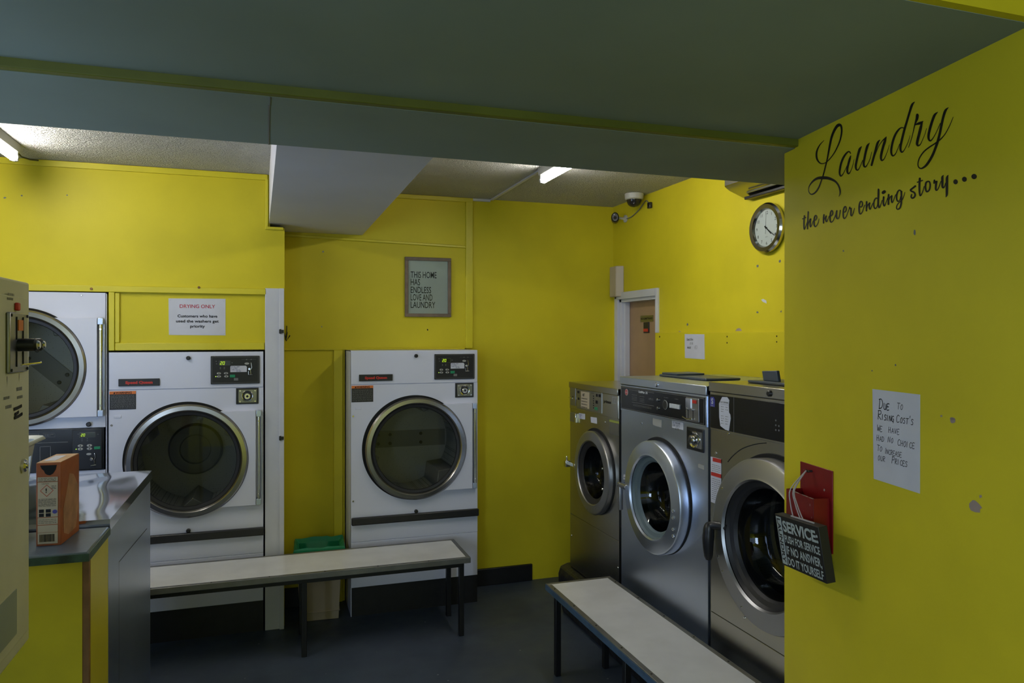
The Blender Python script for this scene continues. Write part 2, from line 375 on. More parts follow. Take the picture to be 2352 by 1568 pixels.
# upper boxing dropped under the ceiling, running towards the back wall
bk = MB(); bk.prism([(.033, 2.38), (.575, 2.38), (.583, YB), (.006, YB)], 2.355, CZ, 'z'); struct('trim_1', bk, 'white_board')
# beam between the two rooms, low ceiling behind it, front fascia
struct('trim_2', MB().box(XL, XR, 1.93, 2.41, BZ, CZ+.15), 'teal')
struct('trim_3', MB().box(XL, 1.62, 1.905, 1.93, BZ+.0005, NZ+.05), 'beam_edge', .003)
struct('trim_4', MB().box(XL, 2.3, 1.055, 1.93, NZ, 2.95), 'teal')
struct('trim_5', MB().box(XL, 2.3, 1.035, 1.055, NZ+.001, 2.95), 'yellow')
o = struct('trim_6', MB().box(.002, .006, 2.0, 2.41, BZ-.0012, BZ+.001).box(.0055, .0075, 1.93, 2.0, BZ-.0012, BZ+.001), 'greytxt')
struct('ceiling_front', MB().box(XL-.1, 2.4, YW-.1, 1.055, 2.95, 3.05), 'white_board')
# yellow dryer wall (left part) in front of a service void; openings for the built-in dryers
wl = MB()
wl.box(XL, .014, YA, YA+.03, 1.947, CZ-.0005)                # above everything
wl.box(.014, .095, YA, YA+.03, 1.97, 2.33)                    # strip beside the boxing
wl.box(-.818, -.012, YA+.008, YA+.03, 1.622, 1.947)
wl.box(XL, -1.632, YA, YA+.03, 0, 1.947)
struct('wall_back_left', wl, 'yellow')
struct('wall_void', MB().box(XL-.1, 2.7, 5.7, 5.8, 0, CZ), 'gap')
struct('wall_void_side', MB().box(.085, .095, YA+.03, YB, 0, 2.335), 'yellow')
# battens round the sign panel
t = MB(); t.box(XL, -.006, YA-.012, YA, 1.94, 1.975); struct('trim_7', t, 'yellow_trim', .003)
t = MB(); t.box(-.818, -.79, YA-.010, YA+.008, 1.622, 1.94); struct('trim_8', t, 'yellow_trim', .002)
t = MB(); t.box(-.789, -.766, YA-.004, YA+.008, 1.665, 1.938); t.box(-.789, -.016, YA-.004, YA+.008, 1.622, 1.664); struct('trim_9', t, 'yellow_trim', .003)
t = MB(); t.box(XL, -.0, YA-.012, YA, CZ-.035, CZ-.002); t.box(-.012, .004, YA-.012, YA, 2.33, CZ-.03); t.box(-.012, .088, YA-.014, YA, 2.318, 2.334); struct('trim_10', t, 'yellow_trim', .002)
# white post between the dryers and the recess
t = MB(); t.box(-.013, .075, YA-.012, YA+.02, 0, 1.978); t.box(.066, .092, YA-.024, YA+.03, 0, 1.978); struct('trim_11', t, 'white_trim', .002)
t = MB()
for z in (1.728, 1.11): t.box(.074, .090, YA-.036, YA-.024, z-.009, z+.009); t.prism([(.064, z-.012), (.076, z-.014), (.076, z+.014), (.064, z+.012)], YA-.034, YA-.024)
struct('trim_12', t, 'black', .002)
# back wall: recess for the free dryer, plain part to the right
DX0, DX1 = .477, 1.277
wb = MB()
wb.box(.095, XR, YB, YB+.04, 1.618, CZ-.0005)
wb.box(.095, DX0-.004, YB+.006, YB+.04, 0, 1.618)
wb.box(DX1+.006, XR+.12, YB, YB+.04, 0, 1.618)
wallb = struct('wall_back', wb, 'yellow')
t = MB(); t.box(1.272, 1.322, YB-.016, YB, 1.618, CZ-.002); struct('trim_13', t, 'yellow_trim', .003)
t = MB(); t.prism([(.10, 2.325), (1.272, 2.296), (1.272, 2.312), (.10, 2.341)], YB-.014, YB); t.box(.58, 1.322, YB-.018, YB, CZ-.03, CZ-.001); struct('trim_14', t, 'yellow_trim', .003)
t = MB(); t.box(.095, DX1-.01, YB-.010, YB, 1.612, 1.622); t.box(DX0-.075, DX0-.02, YB-.012, YB+.006, 0, 1.612); struct('trim_15', t, 'yellow_trim', .003)
t = MB(); t.box(.10, .385, YB-.02, YB, 0, .12); struct('baseboard_back_left', t, 'base_black', .004)
t = MB(); t.box(1.285, 1.75, YB-.02, YB, 0, .115); struct('baseboard_back', t, 'base_black', .004)
# right wall with the door opening, and the boarding lower down
DY0, DY1, DZ = 4.16, 4.70, 1.965
wr = MB()
wr.box(XR, XR+.12, .9, DY0, 0, CZ); wr.box(XR, XR+.12, DY0, DY1, DZ, CZ); wr.box(XR, XR+.12, DY1, YB+.04, 0, CZ)
struct('wall_right', wr, 'yellow')
struct('wall_right_lining', MB().box(XR-.016, XR, 1.0, DY0+.005, .9, 1.722), 'yellow', .002)
struct('wall_closing', MB().box(1.5, XR+.12, .80, .90, 0, CZ+.3), 'yellow')
struct('wall_far_side', MB().box(XR+.5, XR+.55, 3.6, 5.7, 0, CZ), 'gap')
# left wall, window wall, near right wall
wq = MB(); wq.box(XL-.1, XL, YW, -3.5, 0, 3.05).box(XL-.1, XL, -2.2, 1.25, 0, 3.05).box(XL-.1, XL, -3.5, -2.2, 0, .85).box(XL-.1, XL, -3.5, -2.2, 2.25, 3.05).box(XL-.1, XL, 3.15, 5.7, 0, 3.05).box(XL-.1, XL, 1.25, 3.15, 0, .25).box(XL-.1, XL, 1.25, 3.15, 2.05, 3.05)
struct('wall_left', wq, 'yellow')
t = MB()
for yy in (1.25, 2.18, 3.10): t.box(XL-.08, XL-.03, yy, yy+.05, .25, 2.05)
for zz in (.25, 2.0): t.box(XL-.08, XL-.03, 1.30, 3.10, zz, zz+.05)
wn = struct('window_2', t, 'white_trim'); t2 = MB()
for yy in (-3.5, -2.875, -2.25): t2.box(XL-.08, XL-.03, yy, yy+.05, .85, 2.25)
for zz in (.85, 2.2): t2.box(XL-.08, XL-.03, -3.45, -2.25, zz, zz+.05)
wn3 = struct('fill_window', t2, 'white_trim')  # unseen window, added so that light reaches the near wall
for yy in (-3.45, -2.825): obj('pane', MB().box(XL-.058, XL-.052, yy, yy+.575, .90, 2.2), 'clearglass', wn3)
for yy in (1.30, 2.23): obj('pane', MB().box(XL-.058, XL-.052, yy, yy+(.88 if yy < 2 else .87), .30, 2.0), 'clearglass', wn)
wf = MB(); X0, X1, Z0, Z1 = -2.1, .25, 1.0, 2.35
wf.box(XL, X0, YW-.1, YW, 0, 2.95).box(X1, 1.3, YW-.1, YW, 0, 2.95).box(X0, X1, YW-.1, YW, 0, Z0).box(X0, X1, YW-.1, YW, Z1, 2.95)
struct('wall_front', wf, 'yellow')
t = MB(); t.box(X0, X0+.05, YW-.08, YW-.03, Z0, Z1).box(X1-.05, X1, YW-.08, YW-.03, Z0, Z1).box(X0, X1, YW-.08, YW-.03, Z0, Z0+.05).box(X0, X1, YW-.08, YW-.03, Z1-.05, Z1).box(-.95, -.90, YW-.08, YW-.03, Z0, Z1)
wn = struct('window_1', t, 'white_trim'); obj('pane', MB().box(X0+.05, X1-.05, YW-.058, YW-.052, Z0+.05, Z1-.05), 'clearglass', wn)
nw = MB(); S1 = 5.66; pf = [(0, 0), (S1, 0), (S1, 2.95), (.064, 2.95), (.064, BZ-.0005), (0, BZ-.0005)]
k = len(pf); nw.add([wp(a, o_, z) for o_ in (0, -.07) for a, z in pf], [tuple(range(k)), tuple(range(2*k-1, k-1, -1))]+[(q, q+k, (q+1) % k+k, (q+1) % k) for q in range(k)])
nearw = struct('wall_near_right', nw, 'yellow', .002)
# plinth under the washers
pk = MB(); kp = [(1.73, 0), (1.705, .12), (1.70, .24), (1.715, .285), (1.76, .30), (XR, .30), (XR, 0)]
pk.prism([(x, z) for x, z in kp], 1.05, 4.19, 'y')
kerb = struct('trim_16', pk, 'kerb', .01)
# the door in the corner
dr = MB(); dr.box(XR+.06, XR+.10, DY0-.0, DY1, .01, DZ-.005)
door = struct('door_1', dr, 'door_wood')
pl = on_x(1472, 725, XR+.06); pr = on_x(1501, 738, XR+.06)
sg = MB().box(XR+.056, XR+.06, pr[0], pl[0], pr[1], pl[1]); s1 = obj('door_sign', sg, 'brass', door)
MR = Matrix.Rotation(-pi/2, 4, 'Z')            # local frame of things on the right-hand side: x -> -y, front -y -> -x
def atr(x, y): return Matrix.Translation((x, y, 0)) @ MR
tx = MB(); put_text(tx, 'NO ADMITTANCE', 0, (pl[1]+pr[1])/2-.006, .012, -.0006, w=(pl[0]-pr[0])*.9, bold=.0005, mtx=atr(XR+.056, (pl[0]+pr[0])/2)); obj('lettering', tx, 'ink', s1)
a = on_x(1480, 740, XR+.06); b = on_x(1492, 764, XR+.06)
ps = obj('keypad', MB().box(XR+.052, XR+.06, b[0], a[0], b[1], a[1]), 'black', door, .002)
obj('keypad_button', MB().box(XR+.049, XR+.052, b[0]+.006, a[0]-.006, b[1]+.008, b[1]+.028), 'redtxt', ps)
ar = MB()
ar.box(XR-.018, XR, DY1-.004, DY1+.045, 0, DZ+.045).box(XR-.018, XR, DY0-.022, DY0+.004, 1.722, DZ+.045).box(XR-.018, XR, DY0+.004, DY1-.004, DZ-.004, DZ+.045)
ar.box(XR, XR+.06, DY1-.03, DY1, 0, DZ).box(XR, XR+.06, DY0, DY1, DZ-.025, DZ)
ar.box(XR+.02, XR+.058, DY1-.05, DY1-.03, 0, DZ-.02)
obj('door_frame', ar, 'white_trim', door, .002)
# paint losses and screw holes
def chip(parent, mk, pts, mt='pink', name='paint_chip'):
    return obj(name, MB().add([mk(*p) for p in pts], [tuple(range(len(pts)))]), mt, parent, smooth=0)
def blob(cx, cy, rx, ry, n=9):
    return [(cx+rx*cos(2*pi*i/n)*random.uniform(.7, 1.1), cy+ry*sin(2*pi*i/n)*random.uniform(.7, 1.1)) for i in range(n)]
def mk_w(u, v): s, z = on_w(u, v, .0008); return wp(s, .0008, z)
def mk_r(u, v, x=XR): y, z = on_x(u, v, x-.0008); return (x-.0008, y, z)
def mk_a(u, v): x, z = on_y(u, v, YA-.0008); return (x, YA-.0008, z)
def mk_b(u, v): x, z = on_y(u, v, YB-.0008); return (x, YB-.0008, z)
for c in [(2188, 966, 8, 7), (2187, 961, 7, 4), (2162, 955, 3, 3)]: chip(nearw, mk_w, blob(*c))
chip(nearw, mk_w, [(2234, 1148), (2240, 1149), (2248, 1156), (2256, 1166), (2251, 1169), (2251, 1177), (2240, 1176), (2230, 1172), (2226, 1164), (2226, 1156)])
chip(nearw, mk_w, [(2249, 1137), (2254, 1136), (2256, 1141), (2250, 1144)])
for c in [(2101, 534, 3, 7), (1937, 576, 2.4, 2.4), (2003, 851, 2, 2), (2057, 838, 2, 3)]: chip(nearw, mk_w, blob(*c), 'greytxt')
wallr = bpy.data.objects['wall_right']; lin = bpy.data.objects['wall_right_lining']
for c in [(1740, 611, 3, 4), (1791, 600, 3, 4), (1740, 717, 3, 2.5), (1794, 715, 2, 2.5), (1579, 745, 2.5, 3)]: chip(wallr, mk_r, blob(*c), 'greytxt')
chip(wallr, mk_r, [(1748, 688), (1753, 686), (1760, 690), (1761, 697), (1757, 695), (1752, 693)], 'white_trim')
chip(wallr, mk_r, [(1689, 760), (1692, 755), (1697, 753), (1702, 755), (1704, 760)]); chip(wallr, mk_r, [(1558, 762), (1561, 759), (1565, 762)])
for c in [(1515, 773), (1670, 773), (1670, 787), (1784, 772), (1784, 785)]: chip(lin, lambda u, v: mk_r(u, v, XR-.016), blob(c[0], c[1], 1.4, 2.2), 'ink', 'screw_hole')
wba = bpy.data.objects['wall_back_left']
for c in [(50, 449, 3, 2), (154, 448, 2.5, 1.5), (11, 454, 4, 2), (510, 407, 1.5, 1.5)]: chip(wba, mk_a, blob(*c), 'greytxt')
for c in [(742, 578, 2.5, 2.5), (739, 750, 2, 2)]: chip(wallb, mk_b, blob(*c), 'brass', 'screw_hole')
chip(wallb, mk_b, blob(982, 757, 2, 2.2), 'ink', 'screw_hole')
bb = bpy.data.objects['trim_7']
for c in [(210, 663), (457, 660)]:
    x, z = on_y(*c, YA-.012); obj('bolt', MB().puck(x, z, .007, YA-.018, YA-.010, 14, .002), 'raw_wood', bb)

# ================================================================== DRYERS
HW = .3975
def digits20(mb, x, z, h, y):
    segs = {'a': ((0, 1), (1, 1)), 'b': ((1, 1), (1, .5)), 'c': ((1, .5), (1, 0)), 'd': ((0, 0), (1, 0)), 'e': ((0, .5), (0, 0)), 'f': ((0, 1), (0, .5)), 'g': ((0, .5), (1, .5))}
    for k, on in enumerate(('abged', 'abcdef')):
        for s_ in on:
            p, q = segs[s_]
            P = [(x+k*h*.85+(a*.5+.12*b)*h, z+b*h) for a, b in (p, q)]
            v, f = ribbon(P, h*.13); mb.add([(a, y, b) for a, b in v], f)
def bars(mb, x0, x1, z, h, y, n=3, gap=.004):     # a line of print too small to read
    x = x0
    while x < x1:
        l = random.uniform(.004, .014); e = min(x1, x+l); mb.quad((x, y, z), (e, y, z), (e, y, z+h), (x, y, z+h)); x = e+gap*random.uniform(.4, 1)
def control_panel(root, x0, z0, x1, z1, sticker=True, kx=1.0):
    """black timer panel: x0..x1, z0..z1 on the face y = 0"""
    def cp(a, b): return (x0+(a-160)/1255.0*(x1-x0), z1-(b-195)/720.0*(z1-z0))
    cpn = obj('control_panel', MB().box(x0, x1, -.012, .0, z0, z1), 'black', root, .003)
    e = .006; fr = MB()
    for (a, b, c, d) in ((x0+e, x1-e, z1-e-.0012, z1-e), (x0+e, x1-e, z0+e, z0+e+.0012), (x0+e, x0+e+.0012, z0+e, z1-e), (x1-e-.0012, x1-e, z0+e, z1-e)): fr.box(a, b, -.0132, -.012, c, d)
    obj('panel_trim', fr, 'greytxt', cpn)
    a, b = cp(370, 435), cp(655, 315)
    dsp = obj('display', MB().box(a[0], b[0], -.0145, -.012, a[1], b[1]), 'lcdbg', cpn)
    t = MB(); q = .0009
    for (p, r, s_, u) in ((a[0], b[0], b[1]-q, b[1]), (a[0], b[0], a[1], a[1]+q), (a[0], a[0]+q, a[1], b[1]), (b[0]-q, b[0], a[1], b[1])): t.box(p, r, -.0152, -.0145, s_, u)
    obj('display_frame', t, 'greytxt', cpn)
    t = MB(); c = cp(400, 415); digits20(t, c[0], c[1], (b[1]-a[1])*.62, -.0152); obj('digits', t, 'lcd', cpn)
    for c in ((370, 640), (550, 640), (370, 720), (555, 720)):
        p = cp(*c); q = cp(c[0]+55, c[1]-27); r = q[1]-p[1]
        k = obj('button', MB().puck(p[0], p[1], r, -.0155, -.012, 24, .001, sx=(q[0]-p[0])/r), 'button', cpn)
        t = MB(); t.box(p[0]-.002, p[0]+.002, -.0162, -.0155, p[1]-.004, p[1]+.004); obj('button_mark', t, 'ink', k)
    a, b = cp(650, 752), cp(785, 678); obj('start_button', MB().box(a[0], b[0], -.0155, -.012, a[1], b[1]), 'green', cpn, .002)
    p = cp(290, 720); obj('indicator_light', MB().puck(p[0], p[1], .0022, -.0145, -.012, 12), 'led', cpn)
    t = MB()
    for c in ((300, 330), (310, 395), (405, 490), (405, 520), (505, 490), (505, 520), (705, 370)):
        p = cp(*c); t.box(p[0]-.003, p[0]+.003, -.0125, -.012, p[1]-.0018, p[1]+.0018)
    p = cp(950, 290); q = cp(1330, 290); t.box(p[0], q[0], -.0125, -.012, p[1], p[1]+.0008)
    for c in ((1070, 290), (1190, 290)):
        p = cp(*c); t.add([(p[0]-.004, -.0127, p[1]), (p[0]+.004, -.0127, p[1]+.004), (p[0]+.004, -.0127, p[1]-.004)], [(0, 1, 2)])
    a, b = cp(750, 830), cp(860, 765); t.box(a[0], b[0], -.0124, -.012, a[1], b[1])
    pieces('panel_mark', t, 'greytxt', cpn)
    p = cp(1085, 395); obj('price_badge', MB().puck(p[0], p[1], .006, -.0135, -.012, 20, 0, sx=2.1), 'button', cpn)
    cs = MB(); p = cp(1150, 535); cs.puck(p[0], p[1], .0075, -.024, -.012, 20, .002)
    cs.tube([(*cp(1190, 370)[:1], -.016, cp(1190, 370)[1]), (cp(1215, 500)[0], -.018, cp(1215, 500)[1]), (cp(1180, 560)[0], -.018, cp(1180, 560)[1]), (cp(1190, 690)[0], -.016, cp(1190, 690)[1])], .0016, 8)
    cs.tube([(cp(1120, 690)[0], -.016, cp(1120, 690)[1]), (cp(1235, 690)[0], -.016, cp(1235, 690)[1])], .0022, 8)
    cs.box(cp(1120, 0)[0], cp(1130, 0)[0], -.015, -.012, cp(0, 680)[1], cp(0, 590)[1])
    obj('coin_slot', cs, 'chrome', cpn)
    if sticker:
        a, b = cp(660, 612), cp(1085, 450)
        st = obj('sticker', MB().prism([(a[0], a[1]), (b[0], a[1]), (b[0], b[1]-.007), (b[0]-.006, b[1]), (a[0]+.004, b[1]), (a[0], b[1]-.004)], -.0142, -.012), 'paper', cpn, label='small white handwritten sticker')
        t = MB(); hh = (b[1]-a[1])*.16
        for i, s_ in enumerate(('DRYING TIMES', '£1 4 MINS', 'COMES OUT AT', '50P 2 MINS')): hand(t, s_, a[0]+.004+(.028 if i == 3 else 0), b[1]-(i+1)*(b[1]-a[1])*.235, hh, -.0146, .13, track=.95 if i != 3 else .6)
        obj('handwriting', t, 'blueink', st)
    return cpn
def dryer_door(root, cz, r=.315, half=.27):
    d = obj('door', MB().lathe([(r-.045, -.012), (r-.040, -.036), (r-.030, -.046), (r-.008, -.044), (r+.001, -.034), (r+.002, -.012)], 0, cz, 96), 'chrome_ring', root, label='bright metal door ring')
    obj('gasket', MB().lathe([(r-.062, -.022), (r-.058, -.030), (r-.044, -.033), (r-.040, -.030)], 0, cz, 96), 'gasket', d)
    obj('door_glass', MB().lathe([(.0001, -.0262), (.10, -.026), (.18, -.0257), (r-.060, -.025)], 0, cz, 64), 'doorglass', d)
    th = math.asin(half/(r+.003)); arc = [((r+.003)*cos(a), cz+(r+.003)*sin(a)) for a in [th-2*th*i/28 for i in range(29)]]
    obj('door_panel', MB().prism([(.357, cz-half), (.357, cz+half)]+arc, -.034, -.006), 'enamel', d, .0015)
    h = MB(); h.tube([(.374, -.030, cz-half+.035), (.374, -.030, cz+half-.035)], .0085, 14); hd = obj('hinge_rod', h, 'chrome', d)
    h = MB(); h.box(.359, .386, -.036, -.0, cz+half-.035, cz+half).box(.359, .386, -.036, -.0, cz-half, cz-half+.035); h.box(.384, .390, -.02, 0, cz-half+.03, cz+half-.03)
    obj('hinge_bracket', h, 'steel', hd, .002)
    for q in (cz-half+.06, cz+half-.06): obj('screw', MB().puck(.374, q, .005, -.042, -.036, 12, .001), 'chrome', hd)
    obj('door_seal', MB().lathe([(r-.022, -.0050), (r+.009, -.0052), (r+.010, -.0042)], -.007, cz+.004, 96), 'gap', root)
def drum(root, cz, r, y0, y1, turn=0.0, band=None):
    dm = obj('drum', MB().lathe([(r-.02, y0), (r+.012, y0+.03), (r+.012, y1-.01)], 0, cz, 72), 'drum', root)
    obj('drum_back', MB().disc(0, cz, r+.012, y1-.01, 48), 'drum', dm)
    if band is not None:
        bm_ = Matrix.Translation((0, 0, cz)) @ Matrix.Rotation(band, 4, 'Y')
        pb = obj('back_band', MB().box(-r, r, y1-.016, y1-.012, -.055, .055, bm_), 'drumplate', dm)
        for q in ((-.17, -.03), (-.09, -.03), (-.17, .03), (-.09, .03), (.12, -.03), (.12, .03)): obj('bolt', MB().puck(q[0], q[1], .011, y1-.022, y1-.015, 14, .002, mtx=bm_), 'black', pb)
    else: obj('fan_cover', MB().lathe([(.0001, y1-.03), (.085, y1-.03), (.09, y1-.05), (.10, y1-.052), (.145, y1-.045), (.155, y1-.035), (.158, y1-.012)], 0, cz, 48), 'drumplate', dm)
    for k in range(3):
        a = turn+k*2*pi/3; R = r+.010; b = MB()
        c0 = (R*cos(a-.28), cz+R*sin(a-.28)); c1 = (R*cos(a+.28), cz+R*sin(a+.28)); c2 = ((R-.075)*cos(a), cz+(R-.075)*sin(a))
        b.prism([c0, c2, c1], y0+.035, y1-.02); obj('baffle', b, 'drumplate', dm, .004)
def dryer_body(root, dep, top, z0):
    b = MB(); b.box(-HW, HW, .004, .02, z0, .52); b.box(-HW, HW, .004, .02, 1.36, top-.002)
    b.box(-HW, -HW+.004, .0, dep, .0, top).box(HW-.004, HW, .0, dep, z0, top).box(-HW, HW, .02, dep, top-.004, top).box(-HW, HW, dep-.004, dep, z0, top)
    return obj('cabinet', b, 'enamel', root)
def warn_label(root, x0, x1, z0, z1):
    lb = obj('warning_label', MB().box(x0, x1, -.0052, -.004, z0, z1), 'black', root, label='black warning label with an orange heading')
    h = (z1-z0); obj('label_heading', MB().box(x0, x1, -.0058, -.0052, z1-.16*h, z1), 'orange', lb)
    t = MB(); put_text(t, 'WARNING', (x0+x1)/2+.004, z1-.14*h, h*.11, -.0062, w=(x1-x0)*.62, bold=.0004); t.add([(x0+.018, -.0062, z1-.14*h), (x0+.030, -.0062, z1-.14*h), (x0+.024, -.0062, z1-.03*h)], [(0, 1, 2)]); obj('lettering', t, 'ink', lb)
    t = MB()
    for i in range(13): bars(t, x0+.005, x1-.005, z1-(.25+i*.057)*h, h*.018, -.0056)
    obj('small_print', t, 'greytxt', lb)
def single_dryer(label, cx, yf, dep, clip=True):
    root = thing('tumble_dryer', label, 'tumble dryer', (cx, yf, 0), 0, 'white coin-operated single tumble dryers')
    cz = 1.005; top = 1.612
    dryer_body(root, dep, top, .175)
    obj('top_panel', MB().box(-HW, HW, -.004, .004, 1.4075, top), 'enamel', root, .002)
    obj('front_panel', MB().holepanel(-HW, HW, .452, 1.4045, 0, cz, .287, -.004, .018), 'enamel', root)
    obj('lower_panel', MB().box(-HW, HW, -.004, .004, .175, .449), 'enamel', root, .002)
    obj('plinth', MB().box(-HW+.006, HW, .002, min(.5, dep-.02), 0, .174), 'base_black', root)
    hd = MB(); hd.box(-HW+.002, HW+.004, -.030, -.004, .556, .602); obj('lint_panel_handle', hd, 'black', root, .006)
    dryer_door(root, cz); drum(root, cz, .29, .02, .46, .6 if cx < 0 else 1.3, None if cx < 0 else .0)
    control_panel(root, .116, 1.429, .377, 1.588)
    lk = obj('lock_plate', MB().box(.250, .371, -.009, -.004, 1.312, 1.404), 'black', root, .002)
    obj('plate', MB().box(.263, .362, -.0115, -.009, 1.320, 1.395), 'brass', lk, .002)
    obj('lock_barrel', MB().lathe([(.033, -.0115), (.031, -.016), (.024, -.014)], .311, 1.357, 40).puck(.311, 1.357, .017, -.024, -.012, 32, .003), 'chrome', lk)
    obj('keyhole', MB().lathe([(.030, -.0150), (.018, -.0135)], .311, 1.357, 32).puck(.311, 1.357, .007, -.0255, -.02, 20, .001), 'gasket', lk)
    for q in ((.272, 1.388), (.353, 1.388), (.272, 1.327), (.353, 1.327)): obj('screw', MB().puck(q[0], q[1], .0045, -.0145, -.0115, 14, .001), 'chrome', lk)
    nm = obj('name_plate', MB().box(-.350, -.146, -.012, -.004, 1.427, 1.467), 'black', root, .002)
    t = MB(); put_text(t, 'Speed Queen', -.248, 1.440, .014, -.0126, w=.135, bold=.0012, lean=0); obj('lettering', t, 'redtxt', nm)
    warn_label(root, -.394, -.264, 1.300, 1.400)
    obj('latch_tab', MB().box(-.372, -.337, -.007, -.004, 1.255, 1.270), 'enamel', root, .001)
    hexscrew(root, -.384, 1.215, -.004); hexscrew(root, -.384, .70, -.004)
    for z in (1.578, .612): obj('knob', MB().puck(0.0, z, .0115, -.020, -.004, 20, .004), 'black', root)
    return root
single_dryer('white tumble dryer partly hidden by the stainless steel cabinet, below the DRYING ONLY notice', -.42, YA-.004, .85)
single_dryer('white tumble dryer below the framed print, standing free in the recess', .877, 4.51, .75)
# stacked dryer at the left
root = thing('stacked_tumble_dryer', 'tall white stacked tumble dryer at the far left behind the cream vending machine', 'tumble dryer', (-1.2255, YA-.004, 0))
b = MB(); b.box(-HW, -HW+.004, 0, .85, 0, 1.935).box(HW-.004, HW, 0, .85, 0, 1.935).box(-HW, HW, .0, .85, 1.931, 1.935).box(-HW, HW, .846, .85, 0, 1.935); obj('cabinet', b, 'enamel', root)
obj('upper_panel', MB().holepanel(-HW, HW-.006, 1.208, 1.935, 0, 1.533, .277, -.004, .018), 'enamel', root)
obj('lower_panel', MB().holepanel(-HW, HW-.006, .175, .977, 0, .585, .277, -.004, .018), 'enamel', root)
obj('plinth', MB().box(-HW, HW, .002, .5, 0, .174), 'base_black', root)
dryer_door(root, 1.533, .305, .265); dryer_door(root, .585, .305, .265); drum(root, 1.533, .28, .02, .46, .9, .75); drum(root, .585, .28, .02, .80, .3)
fa = obj('control_fascia', MB().box(-HW, HW-.012, -.010, .002, .979, 1.206), 'panel_black', root, .002)
t = MB(); t.box(-.39, .215, -.0112, -.010, 1.135, 1.137); x0, x1, z0, z1 = .085, .135, 1.055, 1.117
for q in ((x0, x1, z1-.002, z1), (x0, x0+.002, .99, z1), (x1-.002, x1, .99, z1)): t.box(q[0], q[1], -.0112, -.010, q[2], q[3])
for k in range(5):
    xx = -.20+k*.075
    for q in ((xx, xx+.055, 1.186, 1.187), (xx, xx+.055, 1.165, 1.166), (xx, xx+.001, 1.165, 1.187), (xx+.054, xx+.055, 1.165, 1.187)): t.box(q[0], q[1], -.0112, -.010, q[2], q[3])
    bars(t, xx+.006, xx+.048, 1.177, .003, -.0112); bars(t, xx+.006, xx+.034, 1.171, .002, -.0112)
obj('fascia_print', t, 'greytxt', fa)
# timer with the coin slot below the buttons
tm = obj('timer_panel', MB().box(.235, .378, -.016, -.010, .985, 1.200), 'black', root, .003)
dsp = obj('display', MB().box(.272, .345, -.018, -.016, 1.158, 1.183), 'lcdbg', tm); t = MB(); digits20(t, .278, 1.164, .013, -.0186); obj('digits', t, 'lcd', tm)
t = MB()
for q in ((.271, .346, 1.183, 1.1842), (.271, .346, 1.157, 1.158), (.271, .272, 1.157, 1.184), (.345, .346, 1.157, 1.184)): t.box(q[0], q[1], -.0184, -.016, q[2], q[3])
for q in ((.28, 1.148), (.28, 1.138), (.305, 1.148), (.305, 1.138), (.262, 1.175), (.356, 1.17)): t.box(q[0], q[0]+.005, -.0165, -.016, q[1], q[1]+.003)
obj('display_frame', t, 'greytxt', tm)
for q in ((.275, 1.113), (.318, 1.113), (.275, 1.096), (.318, 1.096)):
    k = obj('button', MB().puck(q[0], q[1], .007, -.019, -.016, 20, .001, sx=1.8), 'button', tm); obj('button_mark', MB().box(q[0]-.002, q[0]+.002, -.0196, -.019, q[1]-.004, q[1]+.004), 'ink', k)
obj('start_button', MB().box(.340, .370, -.019, -.016, 1.091, 1.106), 'green', tm, .002)
obj('indicator_light', MB().puck(.255, 1.096, .0022, -.0185, -.016, 10), 'led', tm)
obj('price_badge', MB().puck(.315, 1.067, .006, -.0175, -.016, 20, 0, sx=2.0), 'button', tm)
cs = MB(); cs.puck(.328, 1.040, .008, -.028, -.016, 20, .002); cs.tube([(.342, -.02, 1.070), (.347, -.022, 1.048), (.340, -.022, 1.035), (.343, -.02, 1.006)], .0016, 8); cs.tube([(.324, -.02, 1.004), (.350, -.02, 1.008)], .0022, 8); obj('coin_slot', cs, 'chrome', tm)
obj('knob', MB().puck(.313, 1.226, .0125, -.020, -.004, 20, .004), 'black', root); hexscrew(root, .278, 1.920, -.004, .005)

# ================================================================== WASHERS  (local frame: x along the row to the right, front faces -y)
FX = 1.75
def washer(name, label, cy, wd, top, dcx, dcz, ro, prot, steelm, lipz, kick):
    root = thing(name, label, 'washing machine', (FX, cy, 0.30), -pi/2, 'stainless steel coin-operated washing machines')
    zb = .302-.30; T = top-.30; h = wd/2; R = ro-.012; cz = dcz-.30; dep = XR-FX-.02
    b = MB(); b.box(-h, -h+.004, .0, dep, zb, T).box(h-.004, h, .0, dep, zb, T).box(-h, h, dep-.004, dep, zb, T).box(-h, h, .01, .02, zb, cz-R-.02)
    obj('cabinet', b, steelm, root)
    tl = MB(); tl.box(-h, h, -.010, dep, T-lipz, T); obj('top_cover', tl, steelm, root, .003)
    obj('front_panel', MB().holepanel(-h+.003, h-.003, zb+kick+.003, T-lipz-.122, dcx, cz, R, -.0, .02), steelm, root)
    obj('kick_panel', MB().box(-h+.003, h-.003, 0, .01, zb, zb+kick), steelm, root, .002)
    def W(u, v, off=0.0):
        y, z = on_x(u, v, FX-off); return (cy-y, z-.30)
    return root, W, h, T, cz
